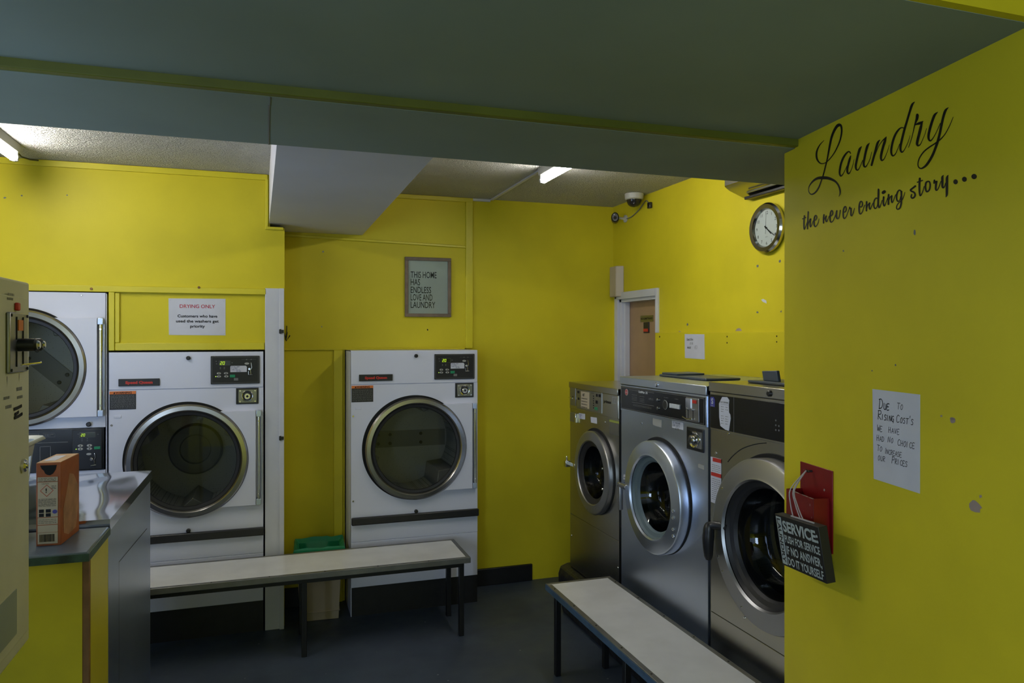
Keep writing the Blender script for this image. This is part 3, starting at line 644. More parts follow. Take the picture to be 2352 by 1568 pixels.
def washer_door(root, cx, cz, ro, ri, prot, ringm, lipm='gasket', conv=False):
    d = obj('door', MB().lathe([(ro, -.001), (ro+.001, -prot*.75), (ro-.003, -prot*.87), (ro-.010, -prot*.92), (ri+.014, -prot*.985), (ri+.006, -prot*1.03), (ri, -prot*.88)], cx, cz, 96), ringm, root, label='bright steel door ring')
    obj('door_lip', MB().lathe([(ri+.002, -prot*.8), (ri-.006, -prot*.6), (ri-.022, -prot*.5), (ri-.03, -prot*.3)], cx, cz, 80), lipm, d)
    obj('door_glass', MB().lathe([(ri-.022, -prot*.5), (ri-.035, .0), (ri-.055, .05), (ri-.09, .075), (.0001, .085)], cx, cz, 64), 'doorglass', d)
    obj('door_seal', MB().lathe([(ro-.012, -.003), (ro+.007, -.0035), (ro+.009, -.0005)], cx+.004, cz+.008, 96), 'gap', root)
    dm = obj('drum', MB().lathe([(ri+.0, .03), (ri+.015, .06), (ri+.06, .09), (ri+.07, .13), (ri+.07, .56)], cx, cz, 72), 'wdrum', root)
    obj('drum_back', MB().disc(cx, cz, ri+.07, .56, 48), 'wdrum', dm)
    obj('drum_rib', MB().lathe([(ri+.062, .2), (ri+.05, .21), (ri+.062, .22)], cx, cz, 64).lathe([(ri+.062, .32), (ri+.05, .33), (ri+.062, .34)], cx, cz, 64), 'chrome_ring', dm)
    return d
def stick(parent, W, u0, v0, u1, v1, mt='paper', off=.0015, name='sticker', poly=None):
    P = [(u0, v0), (u1, v0+(u1-u0)*.16), (u1, v1+(u1-u0)*.16), (u0, v1)] if poly is None else poly
    return obj(name, MB().prism([W(*p) for p in P], -off, -.0002), mt, parent)

# --- washer 1 (small, in the corner)
root, W, h, T, cz = washer('washing_machine', 'small washing machine beside the yellow back wall, nearest the beech door, with grey keypad', 3.785, .652, 1.424, .04, .936, .232, .03, 'steel_warm', .035, .320)
d = washer_door(root, .04, cz, .232, .175, .035, 'steel_dark')
hexscrew(d, .20, cz+.05, -.036, .007); hexscrew(d, .20, cz-.06, -.036, .007)
tz = T-.035
fa = obj('control_fascia', MB().box(-h+.003, h-.003, -.006, .004, tz-.125, tz), 'steel_warm', root, .003)
kp_ = obj('keypad_plate', MB().prism([W(1328, 893), W(1385, 902), W(1385, 949), W(1328, 937)], -.009, -.006), 'steel_dark', fa)
pm = obj('price_label', MB().prism([W(1338, 898), W(1357, 901), W(1357, 939), W(1338, 935)], -.0105, -.009), 'label_cream', kp_)
t = MB(); p = W(1339, 906)
hand(t, 'HOT', p[0]+.02, p[1]-.006, .014, -.011, .16, track=.8)
for i in range(4): q = W(1339, 912+i*6.3); bars(t, q[0]+.004, q[0]+.085, q[1]-.006-i*.0008, .004, -.011)
obj('lettering', t, 'ink', pm)
t = MB()
for (u0, v0, u1, v1) in ((1330, 897, 1334, 903), (1331, 912, 1334, 918), (1373, 904, 1376, 911), (1379, 905, 1383, 912), (1372, 919, 1376, 927), (1362, 902, 1368, 903.5)):
    a = W(u0, v0); b = W(u1, v1); t.box(a[0], b[0], -.011, -.009, b[1], a[1])
for k in range(6): a = W(1366, 908+k*5.4); t.box(a[0], a[0]+.008, -.0105, -.009, a[1]-.006, a[1])
obj('keys', t, 'ink', kp_); a = W(1369.5, 934); b = W(1375.5, 942); obj('start_key', MB().box(a[0], b[0], -.011, -.009, b[1], a[1]), 'green', kp_)
t = MB(); a = W(1390, 919); b = W(1405, 921); put_text(t, 'primus', (a[0]+b[0])/2, a[1]-.012, .016, -.0068, w=b[0]-a[0]+.008, bold=.0006)
obj('lettering', t, 'ink', fa)
t = MB(); a = W(1409, 911); b = W(1420, 928)
for q in ((a[0], b[0], a[1]-.002, a[1]), (a[0], b[0], b[1], b[1]+.002), (a[0], a[0]+.002, b[1], a[1]), (b[0]-.002, b[0], b[1], a[1])): t.box(q[0], q[1], -.0072, -.006, q[2], q[3])
t.box((a[0]+b[0])/2-.006, (a[0]+b[0])/2-.004, -.0072, -.006, b[1]+.012, a[1]-.012).box((a[0]+b[0])/2+.004, (a[0]+b[0])/2+.006, -.0072, -.006, b[1]+.012, a[1]-.012)
obj('badge', t, 'button', fa)
a = W(1313, 889); b = W(1325, 932); cn = obj('coin_box', MB().box(a[0], b[0], -.009, -.006, b[1], a[1]), 'steel_dark', fa, .002)
obj('coin_slot', MB().box((a[0]+b[0])/2, (a[0]+b[0])/2+.006, -.0115, -.009, b[1]+.05, a[1]-.05), 'ink', cn)
obj('coin_lever', MB().tube([(a[0]+.004, -.02, b[1]+.045), (b[0]-.02, -.02, b[1]+.045)], .003, 8), 'chrome', cn)
a = W(1313, 946); b = W(1328, 971); obj('money_box', MB().box(a[0], b[0]-.02, -.012, -.0, b[1], a[1]), 'steel_dark', root, .003).data; obj('money_box_edge', MB().box(b[0]-.02, b[0]-.004, -.016, 0, b[1], a[1]), 'steel_top', root, .002)
s_ = stick(root, W, 1330, 948, 1344, 961); t = MB(); a = W(1330, 948); hand(t, 'PROGRAM', a[0]+.005, a[1]-.013, .0075, -.002, .13, track=.95); hand(t, 'ON 30', a[0]+.014, a[1]-.023, .0075, -.002, .13); hand(t, '£4.00', a[0]+.014, a[1]-.033, .0075, -.002, .13); obj('handwriting', t, 'blueink', s_)
stick(root, W, 0, 0, 0, 0, poly=[(1357, 957), (1371, 959), (1371.5, 973), (1358, 970)])
s_ = stick(root, W, 0, 0, 0, 0, 'lime', poly=[(1400, 962.5), (1422, 967.5), (1422, 973), (1400, 968)]); stick(root, W, 0, 0, 0, 0, 'steel_dark', poly=[(1400, 969), (1422, 974), (1422, 1001), (1400, 996)], name='data_plate')
a = W(1390, 969); hexscrew(root, a[0], a[1], 0, .006); a = W(1311, 1228); hexscrew(root, a[0]+.01, a[1], 0, .006); a = W(1419, 1303); hexscrew(root, a[0], a[1], 0, .006)
# chrome latch at the left of the door
la = MB(); la.box(.04-.232-.075, .04-.232+.01, -.035, -.018, cz-.01, cz+.012); la.box(-.285, -.255, -.06, -.03, cz-.018, cz+.02); la.tube([(-.275, -.045, cz+.02), (-.275, -.045, cz+.045)], .006, 8)
obj('door_latch', la, 'chrome', root, .002)
# seam of the lower panel

# --- washer 2 (middle)
root, W, h, T, cz = washer('washing_machine', 'middle washing machine, with red round badge and white switches on its black fascia', 3.038, .792, 1.492, 0.0, .947, .262, .06, 'steel', .040, .012)
d = washer_door(root, 0.0, cz, .262, .190, .058, 'steel', 'greyrubber')
for q in (-.015, -.045, -.095, -.125): obj('rivet', MB().puck(.215, cz+q, .007, -.064, -.056, 14, .003), 'chrome', d)
tz = T-.040
fa = obj('control_fascia', MB().box(-h+.004, h-.004, -.006, .004, tz-.135, tz-.002), 'steel', root, .002)
pn = obj('fascia_panel', MB().box(-h+.012, h-.012, -.009, -.006, tz-.126, tz-.010), 'panel_black', fa, .002)
t = MB(); xa, xb, za, zb_ = -h+.016, h-.016, tz-.122, tz-.014
for q in ((xa, xb, zb_-.0015, zb_), (xa, xb, za, za+.0015), (xa, xa+.0015, za, zb_), (xb-.0015, xb, za, zb_)): t.box(q[0], q[1], -.0096, -.009, q[2], q[3])
a = W(1449, 895); b = W(1506, 902.5); t.prism([(a[0], a[1]), (b[0], b[1]), (b[0], b[1]+.0015), (a[0], a[1]+.0015)], -.0096, -.009)
za1 = a[1]; t.box(W(1455, 928)[0], b[0], -.0096, -.009, za+.038, za+.0395)
def row(u0, u1, zf, hh): bars(t, W(u0, 900)[0], W(u1, 900)[0], za+zf*(zb_-za), hh, -.0096, gap=.003)
for zf in (.70, .60, .53, .46): row(1455, 1467, zf, .0018); row(1473, 1484, zf-.02, .0018)
for zf in (.66, .61): row(1494, 1505, zf, .0016)
for zf in (.26, .21): row(1458, 1500, zf, .0014)
row(1529, 1539, .80, .002); row(1554, 1562, .80, .002)
obj('fascia_print', t, 'greytxt', pn)
t = MB(); put_text(t, 'UniMac 35', (W(1470, 893)[0]+W(1492, 893)[0])/2, zb_-.017, .011, -.0098, w=.092, bold=.0006); obj('lettering', t, 'whitetxt', pn)
bx, bz = W(1443, 895)[0], zb_-.024
lg = obj('badge', MB().puck(bx, bz, .017, -.0105, -.009, 32, 0), 'button', pn); t = MB().puck(bx, bz, .014, -.0112, -.0105, 28, 0); obj('badge_centre', t, 'red_badge', lg)
t = MB(); put_text(t, 'UniMac', bx, bz-.003, .006, -.0114, w=.024); obj('badge_lettering', t, 'whitetxt', lg)
for q, mt in ((.66, 'chrome'), (.30, 'redtxt')):
    kx = W(1516, 910)[0]; obj('indicator', MB().puck(kx, za+q*(zb_-za), .0075, -.018, -.009, 20, .003), 'chrome', pn)
kx = W(1533, 910)[0]; obj('dial', MB().lathe([(.0195, -.009), (.0215, -.012), (.0195, -.013)], kx, za+.50*(zb_-za), 40), 'button', pn); obj('dial_face', MB().puck(kx, za+.50*(zb_-za), .0205, -.0125, -.009, 32, .001), 'gasket', pn)
x0 = W(1544, 920)[0]; x1 = W(1567, 920)[0]
for k in range(4): obj('switch', MB().box(x0+k*(x1-x0)/4+.0008, x0+(k+1)*(x1-x0)/4-.0008, -.016, -.009, za+.42*(zb_-za), za+.60*(zb_-za)), 'whitetxt', pn, .001)
x0 = W(1581, 920)[0]; x1 = W(1611, 920)[0]
cn = obj('coin_plate', MB().box(x0, x1, -.013, -.009, za+.004, zb_-.004), 'steel_dark', pn, .002)
obj('coin_cover', MB().box(x0+.004, x0+.044, -.017, -.013, za+.055, zb_-.008), 'steel_top', cn); obj('price_tab', MB().box(x1-.046, x1-.016, -.016, -.013, zb_-.026, zb_-.012), 'redtxt', cn)
t = MB()
for xx in (x0+.018, x0+.056): t.box(xx, xx+.004, -.0136, -.013, za+.014, za+.050)
pieces('slot', t, 'ink', cn)
t = MB(); t.puck(x0+.016, za+.054, .006, -.02, -.013, 16, .002).puck(x0+.056, za+.054, .006, -.02, -.013, 16, .002).tube([(x0-.008, -.024, za+.018), (x0+.03, -.024, za+.010), (x0+.06, -.02, za+.014)], .003, 8); obj('coin_levers', t, 'chrome', cn)
a = W(1513.5, 877); obj('lid_lock', MB().puck(a[0], T-.020, .011, -.018, -.010, 24, .004), 'chrome', root)
a = W(1579.5, 968); b = W(1617.5, 1013); zl = tz-.14
bx0, bx1, bz0, bz1 = a[0], b[0], zl-.105, zl-.008
lk = obj('lock_plate', MB().box(bx0, bx1, -.006, 0, bz0, bz1), 'black', root, .002)
obj('plate', MB().box(bx0+.012, bx1-.010, -.008, -.006, bz0+.014, bz1-.012), 'steel_top', lk)
obj('lock_barrel', MB().lathe([(.035, -.008), (.034, -.013), (.026, -.010)], (bx0+bx1)/2, (bz0+bz1)/2, 40).puck((bx0+bx1)/2, (bz0+bz1)/2, .019, -.030, -.008, 32, .004), 'chrome', lk); obj('keyhole', MB().puck((bx0+bx1)/2, (bz0+bz1)/2, .009, -.0315, -.028, 20, .001), 'gasket', lk)
s_ = stick(root, W, 0, 0, 0, 0, poly=[(1544.5, 964), (1570, 969), (1570, 987.5), (1544.5, 981.5)]); a = W(1544.5, 964)
t = MB(); hand(t, 'SEE MACHINE', a[0]+.005, a[1]-.014, .0085, -.002, .13, track=.95); hand(t, 'FOR COSTS', a[0]+.006, a[1]-.027, .0085, -.002, .13, track=1.0); hand(t, '£7.00', a[0]+.028, a[1]-.040, .0085, -.002, .13); obj('handwriting', t, 'ink', s_)
stick(root, W, 0, 0, 0, 0, 'button', poly=[(1499.5, 959.5), (1521, 964.5), (1520, 981.5), (1507, 978), (1500, 975)])
stick(root, W, 0, 0, 0, 0, 'button', poly=[(1604, 1064), (1618, 1069), (1618, 1079), (1604, 1073)], name='tape'); stick(root, W, 0, 0, 0, 0, 'button', poly=[(1611, 1026), (1616, 1027), (1616, 1035), (1611, 1034)], name='tape')
for q in ((1474, 972), (1609, 1031)): a = W(*q); hexscrew(root, a[0], a[1], 0, .005)
s_ = stick(root, W, 0, 0, 0, 0, poly=[(1432.5, 1089), (1446, 1092), (1446, 1105), (1432.5, 1101)]); a = W(1432.5, 1089); t = MB()
for k in range(3): bars(t, a[0]+.006, a[0]+.066, a[1]-.016-k*.013, .004, -.002)
obj('small_print', t, 'blueink', s_)
a = W(1424, 1113, .06); hx = a[0]; hz = a[1]; la = MB(); la.tube([(hx-.012, -.060, hz), (hx+.075, -.060, hz)], .013, 16); lt = obj('door_latch', la, 'steel_dark', root, .002)
obj('latch_lever', MB().box(hx-.004, hx+.018, -.072, -.050, hz-.125, hz+.012), 'steel_dark', lt, .005)

# --- washer 3 (largest, cut off by the near wall)
root, W, h, T, cz = washer('washing_machine', 'largest washing machine, closest to the camera, half hidden behind the near yellow wall', 2.213, .822, 1.512, 0.0, .947, .309, .07, 'steel_warm', .040, .255)
d = washer_door(root, 0.0, cz, .309, .228, .068, 'steel_dark', 'gasket')
for q in (2.55, 3.55, 3.75, 4.3): obj('screw', MB().puck(.285*cos(q), cz+.285*sin(q), .005, -.066, -.052, 12, .002), 'chrome', d)
obj('seal_ring', MB().lathe([(.232, -.03), (.20, -.01), (.19, .03)], 0, cz, 64), 'gasket', d)
tz = T-.040
fa = obj('control_fascia', MB().box(-h+.004, h-.004, -.006, .004, tz-.158, tz-.001), 'steel_warm', root, .002)
pn = obj('fascia_panel', MB().box(-h+.010, h-.012, -.009, -.006, tz-.150, tz-.012), 'panel_black', fa, .004)
xb_ = W(1690, 920)[0]; obj('fascia_join', MB().box(xb_, xb_+.0015, -.0096, -.009, tz-.150, tz-.012), 'greytxt', pn)
bx = W(1641, 920)[0]; lg = obj('badge', MB().prism([(bx-.017, tz-.062), (bx+.017, tz-.062), (bx+.017, tz-.032), (bx+.009, tz-.022), (bx-.009, tz-.022), (bx-.017, tz-.032)], -.0105, -.009), 'blue_badge', pn)
t = MB(); put_text(t, 'S', bx, tz-.050, .022, -.011, bold=.001); put_text(t, 'ipso', bx, tz-.060, .006, -.011); obj('badge_lettering', t, 'whitetxt', lg)
x0 = W(1656.5, 930)[0]; x1 = W(1683, 930)[0]; xm = x1-x0
s_ = obj('sticker', MB().prism([(x0+.02*xm, tz-.10), (x0+.12*xm, tz-.135), (x0+.55*xm, tz-.146), (x0+.85*xm, tz-.148), (x0+.93*xm, tz-.12), (x1, tz-.098), (x0+.97*xm, tz-.083), (x0+.86*xm, tz-.075), (x0+.84*xm, tz-.045), (x0+.88*xm, tz-.026), (x0+.70*xm, tz-.015), (x0+.28*xm, tz-.017), (x0+.14*xm, tz-.03), (x0+.0*xm, tz-.045)], -.0105, -.009), 'paper', pn, label='torn white price list sticker')
t = MB(); put_text(t, 'SOAP DISPENSER', x0+.47*xm, tz-.040, .0055, -.011, w=xm*.72, bold=.0004); t.box(x0+.16*xm, x0+.80*xm, -.011, -.0105, tz-.0465, tz-.0455)
for i, zz in enumerate((.057, .067, .076, .094, .104, .113, .124)):
    bars(t, x0+.18*xm, x0+.42*xm, tz-zz, .0022, -.011)
    if i != 2: bars(t, x0+.56*xm, x0+.80*xm, tz-zz, .0022, -.011)
obj('small_print', t, 'greytxt', s_)
t = MB()
for (u, v) in ((1787, 965), (1787, 976), (1787, 987), (1794, 978), (1794, 988)): a = W(u, v); t.puck(a[0], a[1], .0035, -.0098, -.009, 10, 0)
obj('fascia_print', t, 'greytxt', pn)
a = W(1773, 905); obj('lid_lock', MB().puck(a[0], T-.021, .0115, -.018, -.010, 24, .003), 'black', root)
P = [(1633, 1048), (1657, 1054), (1657, 1115), (1648, 1135), (1643, 1156), (1633.5, 1152)]
s_ = stick(root, W, 0, 0, 0, 0, poly=P, name='warning_label')
for pp in ([(1638, 1050), (1657, 1054.5), (1657, 1063.5), (1638, 1059)], [(1634, 1083), (1657, 1089), (1657, 1098), (1634, 1091)]): stick(s_, W, 0, 0, 0, 0, 'redtxt', .0022, 'label_heading', pp)
t = MB()
for k in range(5): a = W(1635, 1064+k*3.8); bars(t, a[0]+.003, a[0]+.062, a[1]-.004-.001*k, .0022, -.002)
for k in range(11): a = W(1635, 1096+k*4.6); bars(t, a[0]+.003, a[0]+(.062 if k < 5 else .04), a[1]-.004, .0022, -.002)
obj('small_print', t, 'greytxt', s_)
for q in ((1673, 995), (1644.5, 1040), (1654, 1193), (1710, 1418)): a = W(*q); hexscrew(root, a[0], a[1], 0, .0055)
# raised frame lines of the front and lower seam
t = MB(); pth = [W(1672, 1060), W(1684, 1046), W(1705, 1030), W(1735, 1020), W(1760, 1017)]
v, f = ribbon(smooth_path(pth, 5), .003); t.add([(p[0], -.0012, p[1]) for p in v], f)
obj('panel_seam', t, 'gap', root)
# black D-shaped door handle
hn = MB(); a = W(1655, 1210, .06); b = W(1630, 1206, .085); c_ = W(1628, 1284, .085)
hn.tube(smooth_path([(a[0]+.02, -.045, a[1]), (a[0], -.060, a[1]+.004), (b[0]+.006, -.080, b[1]), (b[0], -.086, b[1]-.025)], 4), .017, 14)
hn.tube(smooth_path([(b[0], -.086, b[1]+.010), (b[0]-.002, -.088, b[1]-.02), ((b[0]+c_[0])/2, -.090, (b[1]+c_[1])/2), (c_[0], -.086, c_[1])], 4), [.012, .016, .019, .021, .022, .022, .023, .023, .022, .021, .019, .017, .012], 14)
obj('door_handle', hn, 'black', root)

# soap trays / lids lying on the machines
def top_lid(label, cy, ztop, x0, x1, y0, y1, raised):
    r = thing('dispenser_lid', label, 'soap dispenser lid', (0, 0, 0))
    r.location = ((x0+x1)/2, (y0+y1)/2, ztop); a = (x1-x0)/2; b_ = (y1-y0)/2
    obj('tray', MB().box(-a, a, -b_, b_, .001, .012), 'lid_plastic', r, .004)
    if raised == 'flap': obj('flap', MB().box(-a+.01, a-.02, b_-.16, b_-.01, .012, .022), 'lid_plastic', r, .004)
    else: obj('upright_flap', MB().prism([(b_-.15, .012), (b_-.06, .012), (b_-.05, .05), (b_-.14, .055)], -a+.03, -a+.045, 'x'), 'lid_plastic', r, .003)
    return r
top_lid('flat dark grey soap tray lid lying on top of the middle washing machine', 0, 1.492, 1.93, 2.12, 2.93, 3.36, 'flap')
top_lid('dark tray lid with upright flap on top of the washing machine nearest the camera', 0, 1.512, 1.84, 2.00, 2.02, 2.50, 'up')
tb = thing('machine_top_rail', 'thin black rail along the yellow wall behind the nearest washing machine', 'rail', (2.33, 2.4, 1.512)); obj('rail', MB().box(-.012, .012, -.45, .43, .001, .012), 'black', tb, .002)
tb.name = 'black_rail'

# ================================================================== BENCHES
def bench(label, x0, x1, y0, y1, legs, edge_front, long_x):
    cx, cy = (x0+x1)/2, (y0+y1)/2
    r = thing('bench', label, 'bench', (cx, cy, 0), 0, 'white-topped benches with black steel legs')
    a, b_ = x1-cx, y1-cy
    obj('seat', MB().box(-a+.022, a-.022, -b_+.022, b_-.022, .425, .4506), 'laminate', r, .001)
    e = MB(); e.box(-a, a, -b_, -b_+.024, .420, .4512).box(-a, a, b_-.024, b_, .420, .4512).box(-a, -a+.024, -b_+.024, b_-.024, .420, .4512).box(a-.024, a, -b_+.024, b_-.024, .420, .4512)
    ed = obj('edging', e, 'alu', r, .002)
    if edge_front: obj('side_strip', MB().box(-a-.003, -a, -b_, b_, .420, .447), 'blueedge', r)
    k = 0
    if long_x:
        xx = -a+.12
        while xx < a-.05: obj('screw', MB().puck(0, 0, .004, -.001, .001, 10, 0, mtx=Matrix.Translation((xx, -b_+.012, .4513)) @ Matrix.Rotation(pi/2, 4, 'X')), 'ink', ed); xx += .28
    else:
        yy = -b_+.10
        while yy < b_-.03:
            for sx in (-a+.012, a-.012): obj('screw', MB().puck(0, 0, .004, -.001, .001, 10, 0, mtx=Matrix.Translation((sx, yy, .4513)) @ Matrix.Rotation(pi/2, 4, 'X')), 'ink', ed)
            yy += .24
    fr = MB(); i = .045; s = .014
    fr.box(-a+i-s, a-i+s, -b_+i-s, -b_+i+s, .392, .4195).box(-a+i-s, a-i+s, b_-i-s, b_-i+s, .392, .4195)
    fr.box(-a+i-s, -a+i+s, -b_+i+s, b_-i-s, .392, .4195).box(a-i-s, a-i+s, -b_+i+s, b_-i-s, .392, .4195)
    obj('frame', fr, 'blacksteel', r, .001)
    for (lx, ly) in legs:
        obj('leg', MB().box(lx-cx-s, lx-cx+s, ly-cy-s, ly-cy+s, .0005, .392), 'blacksteel', r, .002)
bench('long white-topped bench in front of the tumble dryers', -.95, 1.09, 3.99, 4.39, [(1.045, 4.035), (1.045, 4.345), (.185, 4.035), (.185, 4.345), (-.905, 4.035), (-.905, 4.345)], False, True)
bench('white-topped bench with a bluish-lit long side in front of the washing machines', 1.335, 1.692, 2.06, 3.452, [(1.38, 3.405), (1.645, 3.405), (1.38, 2.66), (1.645, 2.66), (1.38, 2.105), (1.645, 2.105)], True, False)

# ================================================================== LIGHTS
def tube_light(label, x, y0, y1, tm_='tube'):
    r = thing('fluorescent_light', label, 'ceiling light', (x, (y0+y1)/2, CZ), 0, 'lit fluorescent tubes on the rear ceiling')
    a = (y1-y0)/2
    obj('batten', MB().prism([(-.024, -.001), (.024, -.001), (.019, -.045), (-.019, -.045)], -a-.02, a+.02), 'batten', r, .003)
    obj('lampholder', MB().box(-.018, .018, -a-.005, -a+.012, -.088, -.044).box(-.018, .018, a-.012, a+.005, -.088, -.044), 'batten', r, .003)
    obj('tube', MB().tube([(0, -a+.01, -.070), (0, a-.004, -.070)], .019, 20), tm_, r)
    obj('tube_cap', MB().tube([(0, a-.014, -.070), (0, a+.008, -.070)], .0195, 20), 'batten', r)
    return r
tube_light('lit fluorescent tube at the left, above the stacked tumble dryer', -1.165, 2.70, 4.13, 'tube_bright')
tube_light('lit fluorescent tube to the right of the grey-white boxing', 1.452, 2.46, 3.80)
c = MB(); c.tube([(-1.165, 4.15, CZ-.03), (-1.16, 4.22, CZ-.045), (-1.15, 4.32, CZ-.035), (-1.145, 4.44, CZ-.012)], .004, 8); cb = tag(obj('cable', c, 'black'), 'short black cable from the left fluorescent light to the yellow wall', 'cable')
c = MB(); x, z = 1.452, CZ; c.box(1.445, 1.463, 3.83, YB-.016, CZ-.010, CZ-.001).box(1.08, 1.445, YB-.016, YB-.001, CZ-.018, CZ-.002); tag(obj('cable_trunking', c, 'white_board'), 'white cable trunking from the right fluorescent light across the ceiling to the back wall', 'cable trunking')
def flip(mb, z0): pass

# ================================================================== WALL THINGS
# drying only notice (on the panel above the dryer)
def paper_y(name, label, P, y, cat='sign'):
    pts = [on_y(*p, y) for p in P]
    r = obj(name, MB().prism(pts, y-.0012, y), 'paper'); tag(r, label, cat); return r, pts
yp = YA+.008
r, P = paper_y('paper_notice', 'white DRYING ONLY notice on the yellow panel above the tumble dryer', [(387, 685), (518, 686), (518, 770), (388, 769)], yp)
t = MB(); k = (P[1][0]-P[0][0]); x0 = P[0][0]; zt = P[0][1]; zh = P[0][1]-P[3][1]
put_text(t, 'DRYING ONLY', x0+k*.505, zt-zh*.255, zh*.095, yp-.0018, w=k*.62, bold=.0003); obj('heading', t, 'redink', r)
t = MB()
for s_, q, ww in (('Customers who have', .515, .70), ('used the washers get', .655, .75), ('priority', .795, .26)): put_text(t, s_, x0+k*.505, zt-zh*q, zh*.075, yp-.0018, w=k*ww, bold=.0006)
obj('lettering', t, 'ink', r)
t = MB()
for q in ((.03, .03), (.97, .05), (.03, .97), (.97, .96)): t.puck(x0+k*q[0], zt-zh*q[1], .004, yp-.004, yp-.001, 12, .001)
obj('drawing_pin', t, 'paper', r)
# framed print
yp = YB
tl = on_y(930, 590, yp-.02); tr = on_y(1037, 592, yp-.02); br = on_y(1036, 728, yp-.02); bl = on_y(931, 727, yp-.02)
x0, x1, z0, z1 = (tl[0]+bl[0])/2, (tr[0]+br[0])/2, (bl[1]+br[1])/2, (tl[1]+tr[1])/2
r = thing('framed_print', 'grey-brown framed print reading THIS HOME HAS ENDLESS LOVE AND LAUNDRY on the yellow back wall', 'picture', (x0, yp, z0))
ww, hh = x1-x0, z1-z0; fr = MB(); e = .022
fr.box(0, ww, -.02, 0, hh-e, hh).box(0, ww, -.02, 0, 0, e).box(0, e, -.02, 0, e, hh-e).box(ww-e, ww, -.02, 0, e, hh-e); obj('frame', fr, 'frame_wood', r, .002)
pr_ = obj('print', MB().box(e, ww-e, -.010, -.006, e, hh-e), 'clockface', r)
t = MB(); zs = [.345, .49, .60, .725, .845]; ws = [.56, .20, .44, .47, .53]
for s_, q, w_ in zip(('THIS HOME', 'HAS', 'ENDLESS', 'LOVE AND', 'LAUNDRY'), (.345, .47, .60, .725, .85), ws): put_text(t, s_, ww*.125, hh*(1-q), hh*.106, -.0105, w=ww*w_, align='LEFT', bold=.0003)
obj('lettering', t, 'ink', pr_)
obj('glazing', MB().box(e, ww-e, -.0135, -.0125, e, hh-e), 'clearglass', r)
# wire hook by the white post
a = on_y(655, 770, YB-.02); hk = MB(); X, Z = a
hk.tube([(X+.010, YB-.004, Z+.06), (X+.010, YB-.006, Z-.01)], .0025, 8); hk.tube([(X-.01, YB-.03, Z+.03), (X+.008, YB-.02, Z-.035), (X+.028, YB-.03, Z)], .004, 8); hk.tube([(X+.012, YB-.01, Z+.02), (X+.004, YB-.012, Z-.03)], .004, 8)
tag(obj('wall_hook', hk, 'black'), 'small black wire hook on the back wall beside the white post', 'hook')
# waste bin
r = thing('waste_bin', 'beige plastic bin with a green liner behind the long bench', 'bin', (.30, 4.60, 0), radians(-3))
b = MB(); lv = [(0, .112, .085), (.385, .130, .105), (.43, .136, .11)]
v = []; f = []
for z, a, c_ in lv: v += [(-a, -c_, z+.001), (a, -c_, z+.001), (a, c_, z+.001), (-a, c_, z+.001)]
for i in range(2):
    for k in range(4): f.append((4*i+k, 4*i+(k+1) % 4, 4*i+4+(k+1) % 4, 4*i+4+k))
f.append((3, 2, 1, 0)); b.add(v, f); b.box(-.119, .119, -.094, .094, .05, .056); obj('body', b, 'bin', r, .006)
b = MB(); n = 40; v = []; f = []
for i in range(n):
    a = 2*pi*i/n; c_, s_ = cos(a), sin(a); q = max(abs(c_), abs(s_)); sx, sy = c_/q*.150, s_/q*.124
    j = random.uniform(-.004, .006)
    v += [(sx*.70, sy*.66, .20), (sx*.80, sy*.78, .42), (sx*.96, sy*.96, .445+j), (sx*1.0, sy*1.0, .430+j), (sx*.98, sy*.98, (.27 if s_ < -.3 else .40)+j*3+(.03*abs(c_)))]
for i in range(n):
    j = (i+1) % n
    for k in range(4): f.append((5*i+k, 5*j+k, 5*j+k+1, 5*i+k+1))
b.add(v, f); b.add([v[5*i] for i in range(n)], [tuple(range(n))]); obj('liner', b, 'liner', r)

# clock (right wall)
cy_, cz_ = on_x(1757, 523, XR-.03)
r = thing('wall_clock', 'round white-faced wall clock with a dull metal rim on the right wall', 'clock', (XR, cy_, cz_), -pi/2)
R = .125
obj('rim', MB().lathe([(R-.012, -.001), (R, -.012), (R, -.026), (R-.008, -.036), (R-.028, -.034), (R-.034, -.022)], 0, 0, 72), 'clockrim', r)
fc = obj('face', MB().disc(0, 0, R-.03, -.020, 64), 'clockface', r)
t = MB()
for k in range(1, 13):
    a = pi/2-k*pi/6; put_text(t, str(k), .076*cos(a), .076*sin(a)-.0075, .0155, -.0206, bold=.0001)
put_text(t, 'quartz', .0, -.046, .005, -.0206); obj('numerals', t, 'ink', fc)
def hand_(a, l, w_, y, nm, back=.015):
    d = (sin(a), cos(a)); q = (cos(a), -sin(a))
    obj(nm, MB().prism([(-d[0]*back-q[0]*w_, -d[1]*back-q[1]*w_), (-d[0]*back+q[0]*w_, -d[1]*back+q[1]*w_), (d[0]*l+q[0]*w_*.5, d[1]*l+q[1]*w_*.5), (d[0]*l-q[0]*w_*.5, d[1]*l-q[1]*w_*.5)], y-.001, y), 'ink', fc)
hand_(radians(133), .050, .0035, -.022, 'hour_hand'); hand_(radians(126), .078, .0022, -.024, 'minute_hand'); hand_(radians(3), .070, .0006, -.026, 'second_hand', .030)
obj('pivot', MB().puck(0, 0, .004, -.028, -.020, 16, .001), 'ink', fc)
obj('glass', MB().lathe([(.0001, -.031), (.05, -.030), (R-.03, -.027)], 0, 0, 48), 'clearglass', r)

